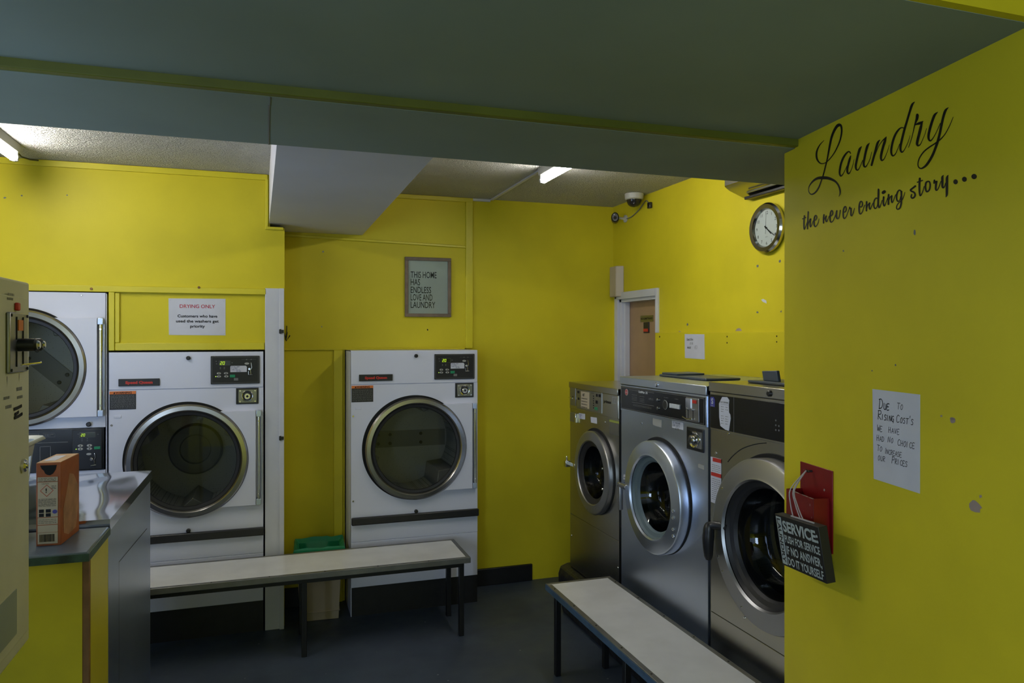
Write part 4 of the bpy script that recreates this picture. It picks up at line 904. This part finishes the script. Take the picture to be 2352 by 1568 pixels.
# note on the boarding
xq = XR-.016
pts = [on_x(*p, xq) for p in ((1573, 767), (1618, 767.5), (1619, 825), (1573.5, 822))]
r = obj('handwritten_note', MB().prism([(p[0], p[1]) for p in pts], xq-.0015, xq-.0002, 'x'), 'paper'); tag(r, 'small handwritten price note taped to the yellow boarding above the washing machines', 'note')
mt_ = atr(xq-.0018, pts[0][0]); t = MB(); w_ = pts[0][0]-pts[1][0]; hz = pts[0][1]-pts[3][1]
hand(t, 'Rinse & Spin', w_*.12, pts[0][1]-hz*.27, hz*.10, -.0004, .10, mt_, track=.62); hand(t, '£1.00', w_*.28, pts[0][1]-hz*.43, hz*.09, -.0004, .10, mt_, track=.7); hand(t, 'Washers', w_*.14, pts[0][1]-hz*.60, hz*.10, -.0004, .10, mt_, track=.68); hand(t, '(E)', w_*.52, pts[0][1]-hz*.60, hz*.12, -.0004, .08, mt_, track=.8)
obj('handwriting', t, 'ink', r)

# dome camera and small bullet camera
k = .12; x, y = 2.285, 4.30
r = thing('dome_camera', 'white dome security camera on the rear ceiling near the corner', 'security camera', (x, y, CZ))
rx = Matrix.Rotation(-pi/2, 4, 'X')       # local -y (front) -> down
def dn(mb): return mb
b = MB(); b.lathe([(.0001, .001), (.058, .001), (.062, .004), (.060, .036), (.052, .042)], 0, 0, 40, mtx=Matrix.Rotation(-pi/2, 4, 'X')); obj('base', b, 'camwhite', r)
b = MB(); b.lathe([(.050, .040), (.048, .055), (.040, .072), (.026, .084), (.0001, .090)], 0, 0, 40, mtx=Matrix.Rotation(-pi/2, 4, 'X')); obj('dome', b, 'dome', r)
jb = MB(); jb.box(XR-.022, XR-.001, 4.225, 4.262, 2.535, 2.575); tag(obj('junction_box', jb, 'dome', bevel=.004), 'small dark junction box below the dome security camera on the right wall', 'box')
a = on_x(1432, 502, XR-.02); by, bz_ = a
r = thing('bullet_camera', 'small black security camera on a white bracket below the dome camera', 'security camera', (XR, by, bz_))
b = MB(); b.lathe([(.0001, -.001), (.026, -.001), (.026, -.010), (.010, -.016), (.008, -.03)], 0, 0, 24, mtx=Matrix.Rotation(-pi/2, 4, 'Z')); b.tube([(-.03, 0, 0), (-.06, .0, .004), (-.085, -.002, .004)], .009, 10); obj('bracket', b, 'camwhite', r)
hb_ = MB(); mm = Matrix.Translation((-.095, -.02, -.002)) @ Matrix.Rotation(radians(-26), 4, 'Z')
hb_.lathe([(.0001, -.035), (.024, -.035), (.031, -.028), (.032, .03), (.024, .045), (.0001, .046)], 0, 0, 28, mtx=mm @ Matrix.Diagonal((.85, 1, 1.12, 1))); hd = obj('camera_head', hb_, 'black', r)
obj('lens', MB().puck(0, -.004, .011, -.0385, -.034, 20, .002, mtx=mm), 'dome', hd); obj('sensor_window', MB().puck(-.006, .018, .005, -.037, -.034, 14, .001, mtx=mm), 'camwhite', hd)
c = MB(); c.tube(smooth_path([(XR-.012, by-.035, bz_-.005), (XR-.008, by-.10, bz_+.0), (XR-.006, by-.20, bz_+.03), (XR-.006, by-.30, bz_+.075), (XR-.010, 4.245, 2.535)], 4), .0035, 8); tag(obj('cable', c, 'greytxt'), 'thin drooping cable between the small black camera and the junction box', 'cable')
# alarm box in the corner
r = thing('alarm_box', 'cream plastic alarm box above the door beside the corner', 'alarm box', (XR, 4.705, 2.085), -pi/2)
obj('cover', MB().prism([(-.078, 0), (-.062, -.045), (.045, -.050), (.078, 0)], -.105, .112, 'z'), 'beige', r, .006); obj('cable_entry', MB().box(-.03, -.01, -.02, -.004, -.118, -.105), 'dome', r)
# metal housing under the beam on the right wall
r = thing('wall_heater', 'grey metal housing high on the right wall under the beam above the clock', 'heater', (XR, 3.0, 2.40))
prof = [(0, .235), (-.13, .235), (-.13, .075), (-.10, .055), (-.0, .018)]     # (x, z)
obj('casing', MB().prism([(x, z) for x, z in prof], -.62, .25, 'y'), 'steel_warm', r, .004)
obj('lower_edge', MB().box(-.045, -.0, -.62, .20, .004, .020), 'black', r, .003)
obj('front_bar', MB().tube([(-.07, .14, .030), (-.07, -.45, .030)], .005, 8), 'steel_dark', r)

# ================================================================== NEAR WALL THINGS
def decal(name, strokes, label, cat, blobs=()):
    t = MB()
    for (ox, oy, sc), st in strokes:
        P = [(ox+x/sc, oy+y/sc, w_/sc) for x, y, w_ in st]; P = smooth_path(P, 6)
        v, f = ribbon([(p[0], p[1]) for p in P], [max(p[2], .3) for p in P])
        t.add([wp(*(lambda q: (q[0], .0009, q[1]))(on_w(a, b, .0009))) for a, b in v], f)
    for cx, cy, rx, ry in blobs:
        t.add([wp(*(lambda q: (q[0], .0009, q[1]))(on_w(cx+rx*cos(2*pi*i/24), cy+ry*sin(2*pi*i/24), .0009))) for i in range(24)], [tuple(range(24))])
    return tag(obj(name, t, 'vinyl', smooth=0), label, cat)
A1 = (1840, 270, 8.25); A2 = (2010, 225, 8.2526); A3 = (1835, 440, 11.2); A4 = (2035, 380, 10.69)
S = [
(A1, [(435,432,8),(360,510,20),(310,600,28),(290,690,34),(300,780,34),(345,850,26),(400,872,18),(470,850,16),(540,785,18),(620,680,20),(690,550,24),(740,420,28),(765,300,32),(768,210,34),(752,150,42),(715,140,58),(670,175,52),(620,260,46),(575,380,42),(545,520,38),(515,680,32),(490,810,28),(460,930,26),(425,1070,26),(385,1190,24),(340,1310,28),(285,1400,30),(230,1445,28),(185,1450,20),(148,1410,16),(140,1350,14),(165,1280,22),(230,1200,36),(310,1150,48),(400,1140,58),(500,1145,56),(590,1175,46),(660,1220,36),(710,1290,32),(738,1380,30),(735,1450,20),(712,1498,6)]),
(A1, [(935,680,18),(925,655,24),(895,645,26),(850,685,34),(800,760,38),(760,860,38),(738,960,38),(730,1050,34),(750,1105,30),(785,1080,18),(830,1000,12),(870,910,10)]),
(A1, [(940,725,18),(920,790,42),(890,900,40),(875,980,40),(880,1040,36),(905,1060,26),(940,1010,14),(975,920,12),(1005,790,8)]),
(A1, [(1150,545,10),(1112,595,44),(1080,700,44),(1050,830,42),(1035,920,40),(1045,980,32),(1080,990,22),(1120,920,14),(1165,810,12)]),
(A1, [(1298,480,10),(1258,535,44),(1225,650,44),(1200,770,42),(1185,860,42),(1195,920,36),(1225,930,24),(1270,860,14),(1310,770,12),(1337,650,8)]),
(A1, [(1335,900,38),(1370,770,42),(1410,620,42),(1450,480,42),(1490,425,16)]),
(A2, [(0,1085,10),(60,930,12),(130,820,16),(190,765,30),(215,735,12)]),
(A2, [(212,740,12),(185,820,46),(150,930,46),(120,1050,46),(110,1130,42),(125,1180,32),(165,1160,18),(210,1070,12),(250,960,10),(270,885,8)]),
(A2, [(545,570,18),(500,562,22),(450,595,32),(390,680,40),(345,790,42),(318,900,42),(305,1000,42),(315,1070,36),(345,1095,26),(390,1050,16),(430,960,12),(465,870,12)]),
(A2, [(752,72,10),(700,130,44),(650,280,42),(600,450,42),(555,600,44),(515,760,44),(485,900,44),(482,980,42),(505,1025,30),(545,995,16),(600,890,12),(640,790,10),(662,710,8)]),
(A2, [(635,935,12),(680,800,14),(720,650,16),(755,500,26),(790,400,52),(800,340,58),(800,320,52)]),
(A2, [(755,510,18),(790,495,34),(850,475,50),(910,440,12)]),
(A2, [(890,460,30),(865,560,52),(835,680,52),(805,800,52),(795,870,48),(815,900,36),(855,880,18),(900,790,12),(945,680,10),(975,575,8)]),
(A2, [(1190,265,8),(1130,320,46),(1085,430,48),(1045,560,50),(1015,690,46),(1015,770,42),(1045,810,30),(1090,770,18),(1150,670,14),(1200,560,14),(1235,480,14)]),
(A2, [(1392,178,8),(1335,235,46),(1295,350,48),(1260,500,48),(1230,650,46),(1190,810,48),(1150,930,48),(1090,1080,48),(1010,1220,48),(940,1300,40),(870,1335,26),(820,1300,22),(815,1220,22),(850,1120,24),(930,1010,26),(1030,930,26),(1130,865,26),(1230,790,24),(1320,690,18),(1390,570,16),(1440,460,14),(1480,360,10)])]
decal('wall_lettering', S, 'large black script lettering reading Laundry on the near yellow wall', 'wall lettering')
S = [(A3, s) for s in [
[(140,620,36),(130,750,38),(128,870,38),(132,950,34),(140,970,28)], [(140,970,24),(170,910,22),(205,800,20),(228,720,16)], [(92,700,24),(175,665,28)],
[(240,520,38),(232,650,38),(225,800,38),(222,955,36)], [(225,860,26),(255,790,26),(285,720,34),(305,705,38)], [(302,705,38),(290,800,38),(288,870,38),(300,905,30),(330,860,22),(355,780,20),(385,725,20)],
[(395,735,26),(430,730,30),(460,670,32),(450,620,32),(420,618,34),(395,680,40),(388,780,40),(392,860,38),(420,900,32),(460,865,24),(495,790,20),(518,700,14)],
[(645,595,40),(632,680,40),(632,805,38)], [(640,740,26),(665,680,26),(705,625,30)], [(705,625,34),(690,690,38),(695,750,36),(715,770,28),(745,710,22),(775,635,20),(805,625,22)],
[(800,625,26),(840,615,30),(872,560,34),(860,495,32),(830,498,36),(808,570,42),(800,680,42),(808,760,38),(835,785,32),(880,745,24),(920,650,22),(945,590,22)],
[(975,495,44),(962,570,48),(965,650,50),(990,695,34),(1025,670,26),(1050,580,26),(1063,480,28)],
[(1150,520,26),(1190,520,30),(1218,460,34),(1205,390,34),(1170,400,38),(1145,480,42),(1138,580,42),(1145,660,38),(1170,690,32),(1215,640,24),(1255,540,22),(1290,450,22)],
[(1310,400,34),(1297,432,30),(1330,432,34)], [(1340,435,44),(1338,520,42),(1335,590,40),(1355,622,30),(1390,560,24),(1415,480,22),(1430,425,16)],
[(1565,390,28),(1610,390,32),(1635,330,36),(1620,260,34),(1580,262,38),(1555,340,44),(1548,440,44),(1555,540,40),(1585,575,32),(1630,520,24),(1665,420,22),(1695,345,22)],
[(1742,262,46),(1738,360,44),(1735,490,42)], [(1740,430,28),(1770,350,30),(1820,290,34)], [(1820,292,38),(1808,370,40),(1815,435,36),(1835,448,28),(1870,370,22),(1905,290,20)],
[(2010,168,28),(1970,175,36),(1935,240,38),(1922,320,38),(1935,400,38),(1965,435,34),(2005,390,26),(2030,290,24)], [(2047,-55,50),(2045,80,52),(2040,220,50),(2040,340,48),(2065,408,38),(2100,350,24),(2138,225,20)],
[(2180,140,48),(2172,230,46),(2175,320,44),(2200,365,34),(2240,280,22),(2280,165,22)], [(2165,25,80),(2200,0,80)]]]
S += [(A4, s) for s in [
[(65,715,46),(60,820,46),(60,950,44)], [(65,870,26),(100,780,28),(145,742,32)], [(145,742,36),(135,820,40),(140,890,38),(160,905,28),(195,830,22),(228,735,20),(250,705,18)],
[(388,642,34),(330,605,34),(285,650,40),(262,740,42),(265,830,40),(295,880,34),(335,850,24),(360,760,24)], [(375,635,44),(378,740,46),(375,850,46),(370,950,46),(340,1040,40),(290,1075,32),(258,1040,30),(275,970,28),(330,900,26),(390,850,24),(430,770,22),(465,655,14)],
[(720,505,46),(650,560,44),(605,600,46),(625,630,42),(690,660,44),(715,720,46),(690,780,44),(645,800,40),(618,770,40),(630,712,36)],
[(830,320,54),(822,450,52),(820,600,50),(828,700,44),(845,740,36),(880,690,26),(915,600,24),(935,515,22)], [(768,410,28),(898,365,28)],
[(1035,388,36),(985,420,46),(968,520,46),(985,620,44),(1020,640,38),(1065,590,40),(1085,490,42),(1070,405,38),(1035,388,34)],
[(1190,365,46),(1175,420,30),(1182,440,26),(1200,405,34),(1250,392,40)], [(1238,400,54),(1225,500,52),(1222,580,48),(1245,608,34),(1285,560,26),(1320,470,24),(1350,385,22)],
[(1412,235,14),(1385,290,60),(1385,400,58),(1385,510,54),(1405,545,40),(1440,510,30),(1465,430,26)], [(1530,235,14),(1500,300,62),(1497,450,64),(1495,600,64),(1490,720,54),(1466,778,10)]]]
decal('wall_lettering', S, 'smaller black script reading the never ending story under the word Laundry', 'wall lettering', [(2035+1708/10.69, 380+400/10.69, 5.3, 5.8), (2035+1925/10.69, 380+337/10.69, 5.6, 5.9), (2035+2163/10.69, 380+270/10.69, 6.3, 6.1)])
# local frame on the near wall: x along the wall towards the camera, -y out of the wall
nang = math.atan2(WT[1], WT[0])
def near_frame(s): return (WA[0]+s*WT[0], WA[1]+s*WT[1], 0), nang
loc, rz = near_frame(0)
# handwritten price notice
P = [on_w(*p) for p in ((2005, 893), (2114, 906), (2113.5, 1133), (2008, 1099))]
r = thing('handwritten_notice', 'white handwritten DUE TO RISING COSTS notice on the near yellow wall', 'notice', (loc[0], loc[1], 0), rz)
pp = obj('sheet', MB().prism([(p[0], p[1]) for p in P], -.0016, -.0004), 'paper', r)
t = MB(); k = P[1][0]-P[0][0]
def line(s_, u0, v0, hpx, trk, sl, small=.72):
    s0, z0_ = on_w(u0, v0); _, z1_ = on_w(u0, v0-hpx); hand(t, s_, s0, z0_, z1_-z0_, -.0019, .10, None, sl, small, trk)
line('Due', 2020, 938, 22, .95, .0, .62); line('To', 2062, 939, 14, 1.0, 0, .85); line('Rising', 2018, 962, 20, .82, -.0, .62); line("Cost's", 2060, 969, 17, .95, 0, .72)
line('We', 2016, 989, 14, .95, 0, .85); line('Have', 2042, 993, 13, 1.0, 0, .9); line('Had', 2015, 1011, 13, .95, 0, .85); line('No', 2041, 1015, 13, 1.0, 0, .85); line('Choice', 2063, 1022, 14, .92, 0, .9)
line('To', 2016, 1034, 13, .95, 0, .85); line('Increase', 2034, 1041, 13, .86, 0, .82); line('our', 2018, 1056, 13, 1.0, 0, .85); line('Prices', 2050, 1063, 15, .88, 0, .78)
obj('handwriting', t, 'ink', r)
# red metal holder
r = thing('wall_holder', 'red metal holder on the near yellow wall behind the hanging black sign', 'holder', (loc[0], loc[1], 0), rz)
obj('back_plate', MB().box(.103, .275, -.004, -.0004, 1.066, 1.308), 'red', r, .001)
b = MB(); b.box(.112, .262, -.056, -.053, 1.068, 1.226).box(.112, .115, -.056, -.004, 1.068, 1.226).box(.259, .262, -.056, -.004, 1.068, 1.226).box(.112, .262, -.056, -.004, 1.068, 1.071)
pk_ = obj('pocket', b, 'red', r, .001)
t = MB()
for q in ((.16, 1.2262, .02, .0008), (.20, 1.2262, .03, .0008), (.24, 1.2262, .02, .0008)): t.box(q[0], q[0]+q[2], -.0566, -.0525, q[1]-.001, q[1])
for q in ((.245, 1.205, .006), (.253, 1.17, .004), (.256, 1.14, .005), (.21, 1.18, .002), (.175, 1.15, .002)): t.disc(q[0], q[1], q[2]*.7, -.0564, 8, sx=.5)
t.disc(.235, 1.245, .004, -.0044, 8); t.disc(.125, 1.285, .0015, -.0044, 8); pieces('paint_chip', t, 'pink', r)
obj('nail', MB().puck(.170, 1.289, .0035, -.022, -.002, 14, .001).tube([(.160, -.018, 1.292), (.178, -.018, 1.288)], .0018, 8), 'dome', r)
# hanging sign
cen = ((.126+.362+.366+.139)/4, (1.157+1.168+1.013+1.0)/4); sw, sh, th_ = .236, .156, .028
mS = Matrix.Translation((cen[0], -.092, cen[1])) @ Matrix.Rotation(radians(-4.5), 4, 'Y') @ Matrix.Rotation(radians(7), 4, 'X')
r = thing('hanging_sign', 'black block sign reading SERVICE PUSH FOR SERVICE hanging on string', 'sign', (loc[0], loc[1], 0), rz)
bd = obj('board', MB().box(-sw/2, sw/2, 0, th_, -sh/2, sh/2, mS), 'signblack', r, .0015)
lx0, lx1 = -sw/2+.006, -sw/2+.034
obj('side_band', MB().box(lx0, lx1, -.0008, 0, -sh/2+.006, sh/2-.006, mS), 'signwhite', bd)
t = MB(); put_text(t, 'LAUNDRY', 0, 0, .018, 0, w=sh-.022, bold=.0006, mtx=mS @ Matrix.Translation(((lx0+lx1)/2-.009, -.0013, 0)) @ Matrix.Rotation(radians(90), 4, 'Y')); obj('band_lettering', t, 'signblack', bd)
t = MB(); xw = sw-.044-.004; xc = -sw/2+.040
for s_, zf, hf, wf_ in (('SERVICE:', .71, .20, 1.0), ('PUSH FOR SERVICE', .495, .14, 1.0), ('IF NO ANSWER,', .27, .155, 1.0), ('DO IT YOURSELF', .055, .15, 1.0)):
    put_text(t, s_, xc, -sh/2+zf*sh, hf*sh, -.0008, w=xw*wf_, align='LEFT', bold=.0016 if zf > .6 else .0008, mtx=mS)
obj('lettering', t, 'signwhite', bd)
st = MB(); nl = Vector((.170, -.024, 1.291))
tops = [mS @ Vector((q, .014, sh/2+.001)) for q in (-.035, .005, .020)]
for q in tops: st.tube(smooth_path([tuple(nl), tuple((nl*.6+q*.4)+Vector((-.006, -.030, 0))), tuple((nl*.3+q*.7)+Vector((-.003, -.020, 0))), tuple(q)], 4), .0018, 8)
st.tube([tuple(mS @ Vector((-.045, .014, sh/2+.002))), tuple(mS @ Vector((.075, .014, sh/2+.002)))], .0025, 8)
obj('string', st, 'string', r)

# ================================================================== LEFT FOREGROUND
# stainless steel unit
r = thing('steel_cabinet', 'stainless steel top-loading cabinet with rippled reflections on its lid, left of the long bench', 'cabinet', (-.90, 3.155, 0))
hw_, hd_ = .41, .46
obj('body', MB().box(-hw_, hw_-.006, -hd_+.003, hd_-.003, .001, 1.06), 'steel', r, .004)
tp = MB(); n = 22; v = []; f = []
for i in range(n+1):
    for j in range(n+1):
        x = -hw_+2*hw_*i/n; y = -hd_+2*hd_*j/n
        e_ = min(i, n-i, j, n-j)/3.0; e_ = max(0, min(1, e_)); v.append((x, y, 1.10+e_*(.0022*sin(x*24+sin(y*9)*1.5)+.0012*sin(y*8+x*11))))
for i in range(n):
    for j in range(n): a = i*(n+1)+j; f.append((a, a+n+1, a+n+2, a+1))
tp.add(v, f); k = 1.062
tp.add([(-hw_, -hd_, 1.10), (hw_, -hd_, 1.10), (hw_, hd_, 1.10), (-hw_, hd_, 1.10), (-hw_, -hd_, k), (hw_, -hd_, k), (hw_, hd_, k), (-hw_, hd_, k)], [(0, 4, 5, 1), (1, 5, 6, 2), (2, 6, 7, 3), (3, 7, 4, 0), (7, 6, 5, 4)])
obj('lid', tp, 'steel_top', r)
t = MB(); xs = hw_-.0052; v, f = ribbon([(-0.278, .03), (-0.278, 0.906), (0.353, 0.867)], .0035); t.add([(xs, p[0], p[1]) for p in v], f); obj('side_seam', t, 'gap', r)
# painted counter
r = thing('counter', 'yellow painted counter with a worn blue top and bare wood corner at lower left', 'counter', (-1.0, 2.55, 0))
obj('front_board', MB().box(-.80, .492, -.150, -.127, .0, 1.052), 'yellow_counter', r)
obj('board_edge', MB().box(.492, .5085, -.1495, -.1275, .0, 1.052), 'raw_wood', r, label='bare brown wood edge')
obj('side_panel', MB().box(.490, .509, -.127, .120, .0, 1.052), 'yellow_trim', r)
obj('carcass', MB().box(-.80, .489, -.126, .12, .0, 1.05), 'yellow_counter', r)
obj('worktop', MB().box(-.80, .512, -.172, .128, 1.055, 1.080), 'bluetop', r, .006)
obj('worktop_edge', MB().box(-.80, .514, -.1745, -.172, 1.054, 1.076).box(.512, .5145, -.172, .128, 1.054, 1.076), 'greenedge', r)
# washing powder box
bx0, bx1, by0, by1 = -.640, -.577, 2.487, 2.655
r = thing('washing_powder_box', 'tall orange washing powder box standing on the blue counter top', 'box', ((bx0+bx1)/2, (by0+by1)/2, 1.0805), radians(-4))
a, b_ = .0325, .084; H_ = .245
mb_ = MB(); mb_.box(-a, a, -b_, b_, 0, H_); bx = obj('carton', mb_, 'cardboard', r, .001)
obj('carton_top', MB().box(-a+.001, a-.001, -b_+.001, b_-.001, H_, H_+.0012), 'powder_top', bx)
obj('top_label', MB().box(-.022, .008, -.055, .045, H_+.0012, H_+.0018), 'paper', bx)
lb = MB()
for z0_, z1_ in ((.190, .203), (.085, .188), (.063, .083), (.040, .061), (.006, .039)): lb.box(-a+.004, a-.008, -b_-.0008, -b_, z0_*H_/.245, z1_)
obj('front_label', lb, 'label_cream', bx)
hole_ = [(-.022, .238), (.022, .238), (.019, .225), (.012, .213), (.004, .208), (-.004, .210), (-.009, .214), (-.012, .222), (-.018, .228)]
obj('torn_opening', MB().add([(x, -b_-.0006, z) for x, z in hole_], [tuple(range(len(hole_)))]), 'gap', bx)
obj('side_print', MB().add([(a+.0006, y, z) for y, z in ((-.06, .03), (-.02, .015), (.05, .02), (.075, .08), (.07, .15), (.03, .19), (-.01, .20), (-.035, .15), (-.065, .10))], [tuple(range(9))]), 'faded_print', bx)
t = MB()
for i in range(3): bars(t, -a+.006, a-.012, .199-i*.004, .0012, -b_-.0012, gap=.002)
put_text(t, 'CAUTION', -.008, .182, .003, -b_-.0012); put_text(t, '!', -.006, .157, .013, -b_-.0012, bold=.0004)
for i in range(8): bars(t, -a+.006, a-.012, .138-i*.003, .0010, -b_-.0012, gap=.002)
for i in range(3): bars(t, .008, a-.012, .176-i*.004, .001, -b_-.0012, gap=.002)
for q in ((-.024, .098), (-.006, .098), (-.024, .086), (-.006, .086)): t.box(q[0]-.001, q[0]+.012, -b_-.0012, -b_-.0008, q[1], q[1]+.010)
for i in range(3): bars(t, -a+.006, a-.012, .077-i*.005, .001, -b_-.0012, gap=.002)
x = -a+.009
for i in range(20):
    w_ = random.choice((.0006, .0012, .0018)); t.box(x, x+w_, -b_-.0012, -b_-.0008, .012, .034); x += w_+random.choice((.0007, .0012))
    if x > a-.013: break
obj('print', t, 'ink', bx)
t = MB(); cx_, cz2 = -.0045, .163
for q in range(4):
    p0 = (cx_+.017*cos(q*pi/2), cz2+.017*sin(q*pi/2)); p1 = (cx_+.017*cos((q+1)*pi/2), cz2+.017*sin((q+1)*pi/2)); v, f = ribbon([p0, p1], .0012); t.add([(p[0], -b_-.0012, p[1]) for p in v], f)
obj('hazard_diamond', t, 'redtxt', bx)
obj('recycling_mark', MB().disc(.017, .100, .006, -b_-.0012, 16, sx=1.1), 'blue_badge', bx)
# laundry basket
r = thing('laundry_basket', 'white plastic laundry basket behind the cream vending machine', 'basket', (-.965, 2.655, 1.1005))
def ring_(z, hx_, hy_, rr): # rounded rectangle
    out = []
    for sx, sy, a0 in ((1, 1, 0), (-1, 1, pi/2), (-1, -1, pi), (1, -1, 1.5*pi)):
        for k in range(5): a = a0+k*pi/8; out.append((sx*(hx_-rr)+rr*cos(a), sy*(hy_-rr)+rr*sin(a), z))
    return out
b = MB(); lv = [(.004, .215, .095, .03), (.06, .225, .102, .03), (.14, .235, .108, .03), (.145, .236, .108, .03), (.215, .243, .112, .03), (.262, .250, .118, .03), (.27, .268, .135, .035), (.262, .272, .139, .035)]
# stays clear of the vending machine in front: shallow in y
for z, hx_, hy_, rr in lv: b.v += ring_(z, hx_, hy_, rr)
for i in range(len(lv)-1):
    for k in range(20):
        if i == 3 and k % 5 == 4: continue       # handle slots
        b.f.append((20*i+k, 20*i+(k+1) % 20, 20*i+20+(k+1) % 20, 20*i+20+k))
b.f.append(tuple(range(19, -1, -1))); bo = obj('body', b, 'basket', r)
sm = bo.modifiers.new('thickness', 'SOLIDIFY'); sm.thickness = .003
# grating pattern on the sides as slots (pattern of one part)
t = MB()
for i in range(9):
    for k in range(3): y = -.07+i*.017; z = .03+k*.035; t.box(.2262+k*.004, .2285+k*.004, y, y+.008, z, z+.022)
obj('side_slots', t, 'greytxt', bo)
# soap vending machine, front faces +x
r = thing('vending_machine', 'cream metal soap vending machine at the left edge with coin slots and marker scribbles', 'vending machine', (-.60, 1.85, 0), pi/2)
def V(u, v): y, z = on_x(u, v, -.60); return (y-1.85, z)
obj('cabinet', MB().box(-.40, .40, .0, .30, .895, 1.842), 'cream', r, .006)
obj('pedestal', MB().box(-.34, .12, .13, .29, .0, .895), 'cream', r, .004)
t = MB(); t.box(-.36, .372, -.005, .0, .93, 1.800); fp = obj('front_door', t, 'cream', r, .004)
t = MB(); pts = [V(0, 655), V(66, 672)]; a = V(8, 718)
cm = obj('coin_mechanism', MB().box(V(6, 0)[0]+.005, V(50, 0)[0], -.014, -.005, V(30, 855)[1], V(30, 718)[1]), 'steel_dark', fp, .003)
x0, x1 = V(6, 0)[0]+.005, V(50, 0)[0]; z0_, z1_ = V(30, 855)[1], V(30, 718)[1]; xw = x1-x0; zw = z1_-z0_
t = MB()
for q in (.32, .68): t.box(x0+q*xw, x0+q*xw+.004, -.016, -.014, z0_+.55*zw, z0_+.93*zw).box(x0+q*xw, x0+q*xw+.004, -.016, -.014, z0_+.10*zw, z0_+.36*zw)
pieces('slot', t, 'ink', cm); obj('price_tab', MB().box(x0+.40*xw, x0+.66*xw, -.0165, -.014, z0_+.70*zw, z0_+.88*zw), 'orange', cm)
t = MB()
for q in (.45, .80): t.puck(x0+q*xw, z0_+.46*zw, .016, -.055, -.014, 24, .005)
obj('coin_knob', t, 'black', cm); t = MB(); t.puck(x0+.45*xw, z0_+.46*zw, .011, -.061, -.055, 20, .003).puck(x0+.80*xw, z0_+.46*zw, .010, -.060, -.055, 20, .003); obj('knob_cap', t, 'chrome', cm)
obj('return_lever', MB().tube([(x0+.2*xw, -.03, z0_+.13*zw), (x1-.01, -.045, z0_+.14*zw), (.385, -.03, z0_+.145*zw)], .0025, 8), 'chrome', cm)
for q in ((.06, .95), (.94, .95), (.06, .05), (.94, .05)): obj('screw', MB().puck(x0+q[0]*xw, z0_+q[1]*zw, .004, -.017, -.014, 10, .001), 'dome', cm)
a = V(30, 704); obj('red_button', MB().box(a[0]-.009, a[0]+.010, -.014, -.005, a[1]-.010, a[1]+.010), 'redtxt', fp, .003)
a = V(54, 813); obj('white_tab', MB().box(a[0]-.02, a[0]+.02, -.007, -.005, a[1]-.008, a[1]+.008), 'paper', fp)
t = MB()
for (u, v, n_, hh_) in ((12, 672, 3, .006), (10, 682, 4, .006), (32, 890, 4, .009), (33, 910, 4, .007), (2, 912, 4, .007), (6, 932, 4, .008)): a = V(u, v); bars(t, a[0], a[0]+.045, a[1]-hh_, hh_, -.0056, gap=.003)
for (u, v) in ((10, 876), (38, 868)): a = V(u, v); t.add([(a[0]-.001, -.0056, a[1]+.012), (a[0]+.003, -.0056, a[1]+.012), (a[0]+.001, -.0056, a[1]-.015)], [(0, 1, 2)])
pieces('printed_word', t, 'greytxt', fp)
t = MB()
for (u, v, l, s_) in ((26, 938, .058, .012), (28, 950, .028, .012), (27, 958, .06, .02)):
    a = V(u, v); v_, f = ribbon([(a[0], a[1]-.002), (a[0]+l*.5, a[1]-.001), (a[0]+l, a[1]+s_*.12)], .0085); t.add([(p[0], -.0058, p[1]) for p in v_], f)
obj('marker_scribble', t, 'ink', fp)
a = V(46, 1069); obj('door_lock', MB().puck(a[0], a[1], .017, -.016, -.005, 24, .004).puck(a[0], a[1], .008, -.019, -.016, 20, .002), 'chrome', fp)
obj('dispensing_window', MB().box(-.36, V(32, 1400)[0], -.0065, -.005, V(32, 1455)[1], V(32, 1352)[1]), 'paleglass', fp)
a = V(22, 1030); obj('pale_patch', MB().box(V(0, 0)[0]-.05, V(36, 0)[0], -.0056, -.005, V(20, 1075)[1], V(20, 970)[1]), 'paper', fp) if False else None
